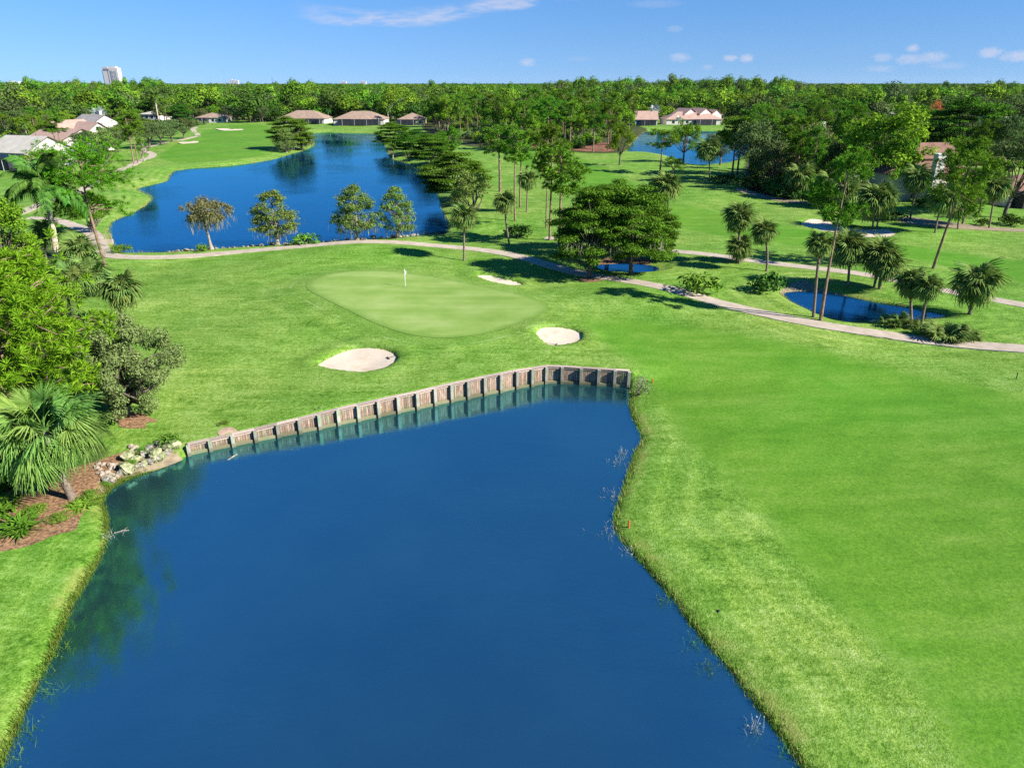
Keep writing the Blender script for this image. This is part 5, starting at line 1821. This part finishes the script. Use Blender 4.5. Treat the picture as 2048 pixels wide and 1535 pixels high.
for lab, px, py, top, key in (('white-leaved silver palm behind the grey-roofed house', 206, 262, 214, 'silver'), ('silver palm behind the pink-tiled lake house', 1308, 246, 209, 'silver'), ('silver palm in front of the white house cluster', 1356, 252, 232, 'silver'),
                              ('slender garden palm left of the large lake house', 659, 250, 215, 'farroyal'), ('garden palm right of the large lake house', 777, 250, 212, 'farroyal'), ('tall feather palm in the trees right of the grey-roofed house', 320, 252, 178, 'farroyal'),
                              ('short feather palm beside the cream-roofed left house', 26, 330, 285, 'farroyal')):
    ptree('garden_palm', key, lab, px, py, top, cat='palm tree')
for lab, px, py, top, wd, key in (('slash pine pair by the left path island, left trunk', 268, 328, 222, 44, 'pine0'), ('slash pine pair by the left path island, right trunk', 276, 326, 228, 40, 'pine3'), ('small cypress at the left path island', 288, 322, 270, 28, 'slim'),
                                  ('garden pine in front of the white-gabled house, left one', 118, 310, 240, 36, 'pine2'), ('garden pine in front of the white-gabled house, right one', 126, 310, 236, 40, 'pine0'),
                                  ('leaning bare pine beside the cream-roofed house', 82, 312, 232, 34, 'pine2'), ('leafy tree beside the left path below the white-gabled house', 78, 345, 300, 70, 'broad1'),
                                  ('dark leafy tree between the screened houses', 66, 318, 276, 44, 'broad2')):
    ptree('slash_pine' if 'pine' in key else 'leafy_tree', key, lab, px, py, top, wd, cat='pine tree' if 'pine' in key else 'tree')
for i, (px, py, top, wd) in enumerate(((300, 296, 245, 70), (322, 290, 243, 66), (345, 284, 238, 70), (368, 278, 236, 60), (200, 318, 262, 70), (238, 305, 250, 60), (178, 310, 262, 60))):
    ptree('oak_tree', 'oak%d' % (i % 3), 'grey-green rounded oak in the grove beside the far left path, %s' % ('first from the bunker', 'second from the bunker', 'third from the bunker', 'nearest the bunker bend', 'by the house', 'behind the pine pair', 'left end')[i], px, py, top, wd)

# ------------------------------------------------------------------ far woodland: one mass to the horizon
def far_tree(seed, h, rad, mat_, conic=False, q=950):
    rg = np.random.default_rng(seed)
    mb = MB()
    mb.tube(np.array([(0, 0, -1), (0, 0, h * .5)]), [.3, .2], 5, 1)
    cl = []
    for i in range(14):
        d = rand_dir(1, rg)[0]; d[2] = abs(d[2]) - .35
        r = rad * rg.uniform(.3, .5)
        k = .72 * (1 - .5 * max(0, d[2]) if conic else 1)
        cl.append((np.array([d[0] * rad * k, d[1] * rad * k, h * .58 + d[2] * h * .38]), (r, r, r * .8)))
    per = q / 14 / ((rad * .4) ** 2)
    clump_leaves(mb, cl, per, .85, .62, rg, .7, shell=.8, jit=.3)
    return mb.mesh('far_tree', [mat_, M['bark']])


wood_col = bpy.data.collections.new('far_wood_trees')
FT = [(11, 6.6, 'oak_leaf'), (12, 6.0, 'broad_leaf'), (14, 5.0, 'pine_leaf'), (10, 7.4, 'oak_leaf'), (15, 4.6, 'pine_leaf'), (11, 5.8, 'broad_leaf'), (10, 7.0, 'dark_shrub'), (12, 5.4, 'dark_shrub')]
for i, (h, r, m_) in enumerate(FT):
    o = bpy.data.objects.new('far_tree_%02d' % i, far_tree(700 + i, h, r, M[m_]))
    wood_col.objects.link(o)
grove_col = bpy.data.collections.new('far_grove_trees')
for i in range(4):
    rg = np.random.default_rng(800 + i)
    mb = MB(); cl = []
    for k in range(34):
        x, y = rg.uniform(-30, 30, 2); hh = rg.uniform(8, 15); rr = rg.uniform(3.5, 6.5)
        cl.append((np.array([x, y, hh - rr * .6]), (rr, rr, rr * .75)))
        cl.append((np.array([x, y, hh * .45]), (rr * .8, rr * .8, hh * .35)))
    clump_leaves(mb, cl, 3.2, 2.4, 1.8, rg, .7, shell=.8, jit=.3)
    o = bpy.data.objects.new('far_grove_%02d' % i, mb.mesh('far_grove', M[('oak_leaf', 'broad_leaf', 'pine_leaf', 'layer_leaf')[i]]))
    grove_col.objects.link(o)


def scatter(name, pts, scl, rot, idx, coll):
    me = bpy.data.meshes.new(name)
    me.vertices.add(len(pts)); me.vertices.foreach_set('co', np.asarray(pts, np.float32).ravel())
    for nm, typ, v in (('sc', 'FLOAT_VECTOR', scl), ('ro', 'FLOAT_VECTOR', rot), ('ix', 'INT', idx)):
        a = me.attributes.new(nm, typ, 'POINT')
        a.data.foreach_set('vector' if typ == 'FLOAT_VECTOR' else 'value', np.asarray(v, np.float32 if typ != 'INT' else np.int32).ravel())
    o = obj(name, me)
    ng = bpy.data.node_groups.new(name, 'GeometryNodeTree')
    ng.interface.new_socket('Geometry', in_out='INPUT', socket_type='NodeSocketGeometry')
    ng.interface.new_socket('Geometry', in_out='OUTPUT', socket_type='NodeSocketGeometry')
    N = ng.nodes; gi = N.new('NodeGroupInput'); go = N.new('NodeGroupOutput')
    ip = N.new('GeometryNodeInstanceOnPoints'); ci = N.new('GeometryNodeCollectionInfo')
    ci.inputs['Collection'].default_value = coll; ci.inputs['Separate Children'].default_value = True; ci.inputs['Reset Children'].default_value = True

    def na(nm, typ):
        a = N.new('GeometryNodeInputNamedAttribute'); a.data_type = typ; a.inputs['Name'].default_value = nm
        return a.outputs['Attribute']
    ip.inputs['Pick Instance'].default_value = True
    lk = ng.links
    lk.new(gi.outputs[0], ip.inputs['Points']); lk.new(ci.outputs[0], ip.inputs['Instance'])
    lk.new(na('sc', 'FLOAT_VECTOR'), ip.inputs['Scale']); lk.new(na('ro', 'FLOAT_VECTOR'), ip.inputs['Rotation']); lk.new(na('ix', 'INT'), ip.inputs['Instance Index'])
    lk.new(ip.outputs[0], go.inputs[0])
    md = o.modifiers.new('scatter', 'NODES'); md.node_group = ng
    return o


rg = np.random.default_rng(77)
n = 20000
yy = np.sqrt(rg.uniform(440 ** 2, 1700 ** 2, n)); xx = rg.uniform(-.92, .92, n) * yy
keep = np.ones(n, bool)
for nm, P, zw in WATERS[1:3]:
    keep &= sdf(xx, yy, P, 60.0) > 14
for k in KEEP:
    # keep a house's plot open, and a lane in front of it
    keep &= ~((np.abs(xx - k[0]) < 17) & (yy - k[1] < 17) & (yy - k[1] > -40))
open_ = (yy < 500) & ((xx > -260) & (xx < 140)) & (yy < 478)
keep &= ~open_
keep &= ~((xx > 380 * .05) & (xx < 160) & (yy < 470))
# a few glades so roofs and streets show
gl = np.sin(xx * .021 + 1.3) * np.cos(yy * .017 + .4) + .5 * np.sin(xx * .047 - yy * .03)
keep &= ~((gl > 1.15) & (yy > 560))
xx, yy = xx[keep], yy[keep]; n = len(xx)
sc = rg.uniform(.6, 1.5, n) * np.interp(yy, [440, 900], [1.3, 1.2]); tall = np.where(rg.random(n) < .06, 1.3, 1.0) * rg.uniform(.6, 1.4, n)
azp = 1024 + F * xx / (yy * math.cos(PITCH))
tall = np.where((azp > 1120) & (azp < 1600) & (yy > 800) & (yy < 1300) & (rg.random(n) < .4), 1.95, tall)
tall = np.where((azp < 330) & (yy > 1000) & (rg.random(n) < .15), 1.9, tall)
patch = (np.sin(xx * .012 + 2) * np.cos(yy * .009) > .1)
ix = np.where(patch, rg.choice([0, 3, 6, 1, 2, 7], n), rg.choice([1, 2, 4, 5, 7, 0], n))
mass = scatter('distant_woodland', np.stack([xx, yy, np.zeros(n)], 1), np.stack([sc, sc, sc * tall * .74], 1), np.stack([np.zeros(n), np.zeros(n), rg.uniform(0, 6.28, n)], 1), ix, wood_col)
tag(mass, 'unbroken green woodland stretching behind the houses', 'woodland', kind='stuff')
n = 22000
yy = 1500 * np.exp(rg.uniform(0, 1, n) * math.log(12500 / 1500)); xx = rg.uniform(-.95, .95, n) * yy
sc = rg.uniform(.8, 1.2, n) * np.interp(yy, [1500, 12000], [1.0, 1.9])
hz_ = rg.uniform(.7, 1.15, n) * np.where(rg.random(n) < .08, 1.4, 1.0)
mass2 = scatter('horizon_woodland', np.stack([xx, yy, np.zeros(n)], 1), np.stack([sc, sc, hz_], 1), np.stack([np.zeros(n), np.zeros(n), rg.uniform(0, 6.28, n)], 1), rg.integers(0, 4, n), grove_col)
tag(mass2, 'dark far woodland along the horizon', 'woodland', kind='stuff')


for i, (px, py, top, wd, key) in enumerate(((1048, 301, 205, 46, 'pine1'), (1096, 303, 198, 50, 'pine3'), (1140, 304, 206, 44, 'pine0'), (1186, 305, 212, 48, 'pine1'), (1216, 301, 206, 46, 'pine3'))):
    ptree('slash_pine', key, 'front row pine on the red mulch edge of the pine wood, %s' % ('first from the lake', 'second from the lake', 'third from the lake', 'fourth from the lake', 'fifth from the lake')[i], px, py, top, wd, cat='pine tree')
# undergrowth on the woodland floor
under_col = bpy.data.collections.new('undergrowth_bushes')
for i, m_ in enumerate(('dark_shrub', 'shrub_leaf', 'grey_leaf', 'broad_leaf')):
    rg = np.random.default_rng(900 + i)
    mb = MB(); cl = []
    for k in range(10):
        x, y = rg.normal(size=2) * 1.0; cl.append((np.array([x, y, rg.uniform(.6, 2.2)]), (1.1, 1.1, .9)))
    clump_leaves(mb, cl, 60, .45, .28, rg, .5)
    under_col.objects.link(bpy.data.objects.new('bush_%02d' % i, mb.mesh('bush', M[m_])))
rg = np.random.default_rng(31)
UP = []
for P, dens in zip(WILD[:3], (.035, .05, .03)):
    lo, hi = P.min(0), P.max(0); k = int((hi - lo).prod() * dens)
    x = rg.uniform(lo[0], hi[0], k); y = rg.uniform(lo[1], hi[1], k)
    d_ = sdf(x, y, P, 60.0)
    ok = (d_ < -2) & (y < 470)
    if P is WILD[1]:
        ok &= d_ < -16
    for nm, Wp, zw in WATERS[1:3]:
        ok &= sdf(x, y, Wp, 60.0) > 3
    for kx in KEEP:
        ok &= ~((np.abs(x - kx[0]) < 13) & (np.abs(y - kx[1]) < 13))
    UP.append(np.stack([x[ok], y[ok]], 1))
UP = np.vstack(UP); n = len(UP)
uz = terrain(UP[:, 0], UP[:, 1])[0]
sc = rg.uniform(.6, 1.5, n)
und = scatter('undergrowth', np.column_stack([UP, uz - .2]), np.stack([sc, sc, sc * rg.uniform(.7, 1.3, n)], 1), np.stack([np.zeros(n), np.zeros(n), rg.uniform(0, 6.28, n)], 1), rg.integers(0, 4, n), under_col)
tag(und, 'dark leafy undergrowth under the woodland trees', 'undergrowth', kind='stuff')

# ------------------------------------------------------------------ shore grass and water weeds
def shore_tufts(line, per_m, hmax, spread, seed, m1, m2, zw, skip=None):
    rg = np.random.default_rng(seed)
    L = np.concatenate([[0], np.cumsum(np.linalg.norm(np.diff(line, axis=0), axis=1))])
    n = int(L[-1] * per_m)
    u = rg.uniform(0, L[-1], n)
    x = np.interp(u, L, line[:, 0]) + rg.normal(size=n) * spread; y = np.interp(u, L, line[:, 1]) + rg.normal(size=n) * spread
    thick = .5 + .5 * np.sin(u * .9 + seed) * np.sin(u * .37 + 2)
    keep = rg.random(n) < .3 + .7 * thick
    x, y = x[keep], y[keep]; n = len(x)
    z = terrain(x, y)[0]
    k = z > zw - .12
    x, y, z = x[k], y[k], z[k]; n = len(x)
    h = rg.uniform(.25, 1.0, n) * hmax
    d = rand_dir(n, rg); d[:, 2] = 0; d = unit(d)
    tip = np.stack([x, y, z], 1) + d * (h * .45)[:, None] + np.array([0, 0, 1]) * h[:, None]
    b = np.cross(d, [0, 0, 1.0]) * .022
    base = np.stack([x, y, z - .05], 1)
    V = np.stack([base - b, base + b, tip], 1).reshape(-1, 3)
    mi = (rg.random(n) < .25).astype(int)
    return mesh_np('shore_grass', V, tris=np.arange(n * 3).reshape(-1, 3), mats=[M[m1], M[m2]], tm=mi, uvar=rg.uniform(0, 1, n))


tag(obj('shore_grass', shore_tufts(right_shore[3:], 330, .34, .16, 1, 'reed', 'reed_dry', ZP)), 'uneven fringe of grass along the right bank of the near pond', 'grass', kind='stuff')
tag(obj('shore_grass', shore_tufts(left_shore[:-8], 330, .30, .14, 2, 'reed', 'reed', ZP)), 'fringe of bright grass along the left bank of the near pond', 'grass', kind='stuff')
tag(obj('shore_grass', shore_tufts(np.vstack([LAKE, LAKE[:1]]), 22, .7, .35, 3, 'reed', 'reed_dry', ZL)), 'reedy grass fringe around the big lake', 'grass', kind='stuff')
tag(obj('shore_grass', shore_tufts(np.vstack([POOL, POOL[:1]]), 60, .35, .25, 4, 'reed', 'reed_dry', ZS)), 'grass fringe around the palm-lined pool', 'grass', kind='stuff')


def weed(px, py, wpx, seed, label, m_='weed'):
    rg = np.random.default_rng(seed)
    p = G(px, py, ZP); d = p[1] * math.cos(PITCH) + (H - ZP) * math.sin(PITCH)
    w_ = wpx * d / F
    mb = MB()
    for i in range(int(12 + wpx * .5)):
        a = rg.normal(size=2) * w_ * .3
        e = np.array([a[0], a[1], -.05]); q = e + np.array([rg.normal() * .16, rg.normal() * .16, rg.uniform(.12, .5)])
        mb.tube(np.array([e, (e + q) / 2 + rg.normal(size=3) * .04, q]), [.008, .007, .004], 3)
        if rg.random() < .5:
            mb.leaves(np.array([q]), rand_dir(1, rg), .09, .05, 0, rg)
    o = obj('water_weed', mb.mesh('water_weed', M[m_]), None, (p[0], p[1], ZP))
    return tag(o, label, 'water weed')


for i, (px, py, wd, lab) in enumerate(((1238, 926, 34, 'pale dry water weed off the bulge of the right bank, upper'), (1245, 908, 16, 'thin weed stalk just above the upper dry water weed'), (1222, 990, 42, 'pale dry water weed between the upper weed and the stake point'),
                                       (1213, 1068, 50, 'bushy pale water weed in front of the lower red stake'), (1255, 1104, 24, 'fine weed stalks just below the lower red stake'), (1328, 1200, 30, 'leafy water weed halfway down the right bank'),
                                       (1390, 1292, 36, 'grey-green water weed along the lower right bank'), (1422, 1338, 40, 'leafy water weed beside the lower right bank bend'), (1508, 1458, 32, 'lone pale weed off the lower right bank'),
                                       (1578, 1512, 30, 'weed at the bottom of the right bank'), (222, 1075, 24, 'pale weed dots beside the left lawn tip'), (146, 1200, 30, 'green weed under the left bank, uppermost of its row'), (134, 1258, 46, 'leafy weed patch in the shade under the left bank'),
                                       (116, 1308, 40, 'second leafy weed patch under the left bank'), (90, 1348, 30, 'thin weed line under the left bank'), (92, 1382, 46, 'arched weed patch near the lower left bank'), (52, 1468, 60, 'broad weed patch at the lower left bank'),
                                       (20, 1518, 60, 'weed mass at the bottom left corner of the pond'))):
    weed(px, py, wd, i, lab, 'weed' if i in (0, 1, 2, 3, 4, 8, 10) else 'lily_leaf')


def stick(px, py, dx, dy, r, label, z=ZP):
    a = G(px, py, z); b = G(px + dx, py + dy, z)
    mb = MB(); mid_ = (a + b) / 2 + np.array([.05, .08])
    mb.tube(np.array([(0, 0, .0), (mid_[0] - a[0], mid_[1] - a[1], .04), (b[0] - a[0], b[1] - a[1], .0)]), [r * .6, r, r * .5], 6)
    mb.tube(np.array([(mid_[0] - a[0], mid_[1] - a[1], .04), (mid_[0] - a[0] + .2, mid_[1] - a[1] + .25, .12)]), [r * .5, r * .2], 5)
    o = obj('driftwood_branch', mb.mesh('branch', M['cyp_bark']), None, (a[0], a[1], z))
    tag(o, label, 'branch')


stick(228, 1066, 30, -6, .04, 'pale branch floating beside the left lawn tip')
stick(455, 920, 20, -12, .05, 'pale branch floating below the left bulkhead panels')

# ------------------------------------------------------------------ golf furniture
M['flag_white'] = simple('flag_white', (.62, .63, .66), .6, .05)
M['stake_red'] = simple('stake_red', (.55, .10, .035), .6, .1)
M['black'] = simple('black_plastic', (.02, .02, .02), .5, .1)
M['hole'] = simple('cup_dark', (.01, .012, .01), .9, .1)
fb = GT(811, 574)
fl = empty('flagstick', fb)
tag(fl, 'white flagstick with limp white flag standing in the putting green', 'flag')
hf = 2.2
mb = MB(); mb.tube(np.array([(0, 0, 0), (0, 0, hf)]), [.028, .022], 8); obj('pole', mb.mesh('flag_pole', M['flag_white'], True), fl)
V = []; Qs = []
for i in range(7):
    for j in range(5):
        u, v = i / 6, j / 4
        V.append((.02 + .17 * u * (1 - .35 * v), .07 * math.sin(u * 7 + v * 2) * u, hf - .03 - .52 * v - .18 * u))
for i in range(6):
    for j in range(4):
        Qs.append((i * 5 + j, i * 5 + j + 1, i * 5 + j + 6, i * 5 + j + 5))
obj('flag', mesh_np('flag', V, Qs, mats=[M['flag_white']], smooth=True), fl)
mb = MB(); mb.tube(np.array([(0, 0, .032), (0, 0, .036)]), [.11, .11], 14); obj('cup', mb.mesh('cup', M['hole']), fl)


def stake(px, py, top, label, m_='stake_red'):
    b = GT(px, py); h = max(.35, height_at(b, top))
    mb = MB(); mb.box((0, 0, h / 2 - .1), (.07, .07, h + .2)); mb.add([(-.035, -.035, h), (.035, -.035, h), (.035, .035, h), (-.035, .035, h), (0, 0, h + .04)], None, [(0, 1, 4), (1, 2, 4), (2, 3, 4), (3, 0, 4)])
    o = obj('hazard_stake', mb.mesh('stake', M[m_]), None, b, (0, random.uniform(-.06, .06), random.uniform(0, 1)))
    tag(o, label, 'stake')


stake(1258, 1054, 1040, 'red hazard stake on the point of the right bank')
stake(1304, 770, 758, 'red hazard stake beside the dry shrub at the bulkhead end')
stake(2032, 758, 746, 'dark slim stake on the rough at the right photo edge', 'black')


def rake(px, py, rz, label):
    p = G(px, py, 0); z = float(land(np.array([p[0]]), np.array([p[1]]))[0]) - .2
    r = empty('bunker_rake', (p[0], p[1], z), rz)
    tag(r, label, 'rake')
    mb = MB(); mb.tube(np.array([(0, 0, .06), (0, 1.7, .12)]), [.018, .018], 6); obj('handle', mb.mesh('rake_handle', M['black']), r)
    mb = MB(); mb.box((0, 0, .05), (.62, .07, .05))
    for k in range(9):
        mb.box((-.28 + .07 * k, 0, .0), (.02, .03, .08))
    obj('head', mb.mesh('rake_head', M['black']), r)


rake(776, 710, -1.05, 'black rake lying at the right rim of the large near bunker')
rake(1113, 690, 1.3, 'black rake lying at the front of the small rounded bunker')


def small_lump(px, py, s_, label, name, cat, m_):
    b = GT(px, py)
    o = obj(name, rock_mesh(int(px), 'rock'), None, (b.x, b.y, b.z + .03), (0, 0, 1), (s_, s_ * .8, s_ * .5))
    o.data.materials[0] = M[m_]
    tag(o, label, cat)


small_lump(1437, 1222, .22, 'small dark sprinkler head cover in the rough below the red stake', 'sprinkler_cover', 'cover', 'black')
small_lump(630, 819, .22, 'small dark bird-sized lump on the grass above the bulkhead, left', 'turtle', 'turtle', 'hole')
small_lump(638, 815, .18, 'small dark lump on the grass above the bulkhead, right', 'turtle', 'turtle', 'hole')


def golf_cart(px, py, rz, label):
    b = GT(px, py)
    r = empty('golf_cart', b, rz)
    tag(r, label, 'golf cart')
    mb = MB(); mb.box((0, 0, .55), (2.3, 1.15, .45)); mb.box((.75, 0, .86), (.7, 1.1, .25)); obj('body', mb.mesh('cart_body', M['trim']), r)
    mb = MB(); mb.box((0, 0, 1.85), (1.9, 1.2, .08)); obj('canopy', mb.mesh('cart_roof', M['trim']), r)
    for sx in (-.85, .85):
        for sy in (-.5, .5):
            mb = MB(); mb.tube(np.array([(sx, sy, .7), (sx * .95, sy, 1.82)]), [.025, .025], 5); obj('strut', mb.mesh('strut', M['black']), r)
            mb = MB(); mb.tube(np.array([(sx, sy - .1, .24), (sx, sy + .1, .24)]), [.24, .24], 12)
            mb.tube(np.array([(sx, sy + .1, .24), (sx, sy - .1, .24)]), [.24, .24], 12); obj('wheel', mb.mesh('wheel', M['black']), r)
    mb = MB(); mb.box((-.25, 0, .86), (.55, 1.05, .18)); mb.box((-.52, 0, 1.15), (.12, 1.05, .5)); obj('seat', mb.mesh('cart_seat', M['cream']), r)


golf_cart(932, 274, .3, 'white golf cart at the edge of the pine wood beyond the lake')
golf_cart(1036, 288, 1.2, 'small white golf cart on the path in front of the red mulch')

# pale concrete headwall and rail where the path meets the lake
hb_ = GT(212, 486)
hw = empty('culvert_headwall', hb_, .1)
tag(hw, 'low pale culvert headwall with rail at the lake corner below the tall pine', 'headwall')
obj('slab', MB().box((0, 0, .15), (2.2, .35, .9)).mesh('headwall_slab', M['path']), hw)
for x in (-1.0, 0, 1.0):
    obj('post', MB().box((x, 0, .95), (.1, .1, .8)).mesh('rail_post', M['rail']), hw)
obj('rail', MB().box((0, 0, 1.38), (2.3, .09, .1)).mesh('rail_bar', M['rail']), hw)

# ------------------------------------------------------------------ far buildings on the horizon
M['tower'] = simple('tower_concrete', (.56, .52, .50), .8, .06, .02)
M['tower_dark'] = simple('tower_windows', (.20, .20, .23), .3, .2, .05)
M['far_white'] = simple('far_white_wall', (.55, .56, .60), .8, .05, .02)


def at_dist(px, D):
    d = dir_of(px, 167)
    return Vector((d[0] / d[1] * D, D, 0))


def far_block(label, px, top, wpx, D, floors, rz=0.0, parts=1):
    p = at_dist(px, D)
    d = dir_of(px, top); ht = H + d[2] / d[1] * D
    wd = wpx * D * math.cos(PITCH) / F
    r = empty('far_building', p, rz)
    tag(r, label, 'building')
    for k in range(parts):
        ww = wd / parts * .86; x = -wd / 2 + wd * (k + .5) / parts; hh = ht * (1 - .06 * ((k * 7) % 3))
        obj('wall', MB().box((x, 0, hh / 2), (ww, ww * .7 + 8, hh)).mesh('far_wall', M['far_white']), r)
        for f in range(floors):
            obj('window', MB().box((x, -(ww * .7 + 8) / 2 - .2, hh * (f + .75) / (floors + .5)), (ww * .8, .5, hh / (floors + .5) * .35)).mesh('far_windows', M['tower_dark']), r)
    return r


tp = at_dist(228, 2600)
tw = empty('tower_block', tp, -.12)
tag(tw, 'tall pale hotel tower rising alone above the woods on the horizon', 'building')
k_ = 2600 * math.cos(PITCH) / F
W_ = 33 * k_; HT = H + dir_of(228, 136)[2] / dir_of(228, 136)[1] * 2600
obj('wall', MB().box((0, 0, HT / 2), (W_, W_ * .35, HT)).mesh('tower_wall', M['tower']), tw)
obj('roof', MB().box((W_ * .08, 0, HT + 2.2), (W_ * .55, W_ * .25, 4.4)).mesh('tower_roof', M['tower']), tw)
obj('roof', MB().box((-W_ * .3, 0, HT + .8), (W_ * .38, W_ * .36, 1.6)).mesh('tower_parapet', M['tower']), tw)
obj('sign_band', MB().box((-W_ * .22, -W_ * .175 - .4, HT - 5), (W_ * .36, .8, 5)).mesh('tower_sign', M['tower_dark']), tw)
for x in (-.46, -.12, .02, .27, .36):
    obj('window_strip', MB().box((W_ * x, -W_ * .175 - .3, HT * .46), (W_ * .028, .6, HT * .84)).mesh('tower_strip', M['tower_dark']), tw)
for f in range(14):
    obj('balcony', MB().box((W_ * .15, -W_ * .175 - .6, HT * (.12 + .058 * f)), (W_ * .16, 1.2, .9)).mesh('tower_balcony', M['far_white']), tw)
for lab, px, top, wd, D, fl_, pt in (('cluster of three pale far towers right of the tall hotel tower', 469, 159, 18, 7000, 8, 3), ('low pale far building left of the three-tower cluster', 440, 166, 26, 6000, 3, 2), ('pale far towers above the left lake point', 590, 163, 10, 7000, 6, 2),
                                     ('single small far tower right of the mast', 617, 165, 5, 7500, 5, 1), ('pair of pale far towers above the large lake house, left pair', 688, 162, 11, 7500, 7, 2), ('pair of slim far towers, right pair above the large lake house', 727, 162, 12, 7800, 8, 2),
                                     ('low white far building at the left end of the horizon', 30, 162, 22, 4000, 3, 2), ('low white far building left of the tall hotel tower', 140, 163, 20, 4000, 3, 2), ('long white far shed nearest the tall hotel tower', 190, 164.5, 18, 4500, 2, 1),
                                     ('low white far building above the right lake houses', 1440, 170.5, 26, 3600, 2, 2), ('long white far building right of the low white one', 1482, 171.5, 30, 3600, 2, 3), ('long white far hangar on the right horizon', 1703, 166.5, 38, 6000, 2, 2)):
    far_block(lab, px, top, wd, D, fl_, 0, pt)
for lab, px, top, D in (('thin radio mast left of the pale far towers', 545, 155, 6000), ('thin radio mast on the right horizon', 1592, 160, 5500)):
    p = at_dist(px, D); d = dir_of(px, top); ht = H + d[2] / d[1] * D
    mb = MB(); mb.tube(np.array([(0, 0, 0), (0, 0, ht)]), [2.2, 1.0], 4)
    for k in range(6):
        mb.box((0, 0, ht * (.4 + .1 * k)), (5, .6, .6))
    tag(obj('radio_mast', mb.mesh('mast', M['bronze']), None, p), lab, 'mast')

# ------------------------------------------------------------------ air
def haze():
    m, n, o = mat('haze')
    v = n.new('ShaderNodeVolumePrincipled')
    v.inputs['Color'].default_value = (.72, .84, 1.0, 1)
    v.inputs['Density'].default_value = HAZE
    v.inputs['Anisotropy'].default_value = .2
    n.link(v.outputs[0], o.inputs['Volume'])
    o_ = obj('haze', MB().box((0, 6500, 50), (29000, 17000, 112)).mesh('haze', m))
    tag(o_, kind='stuff')


HAZE = 1.0e-5
haze()
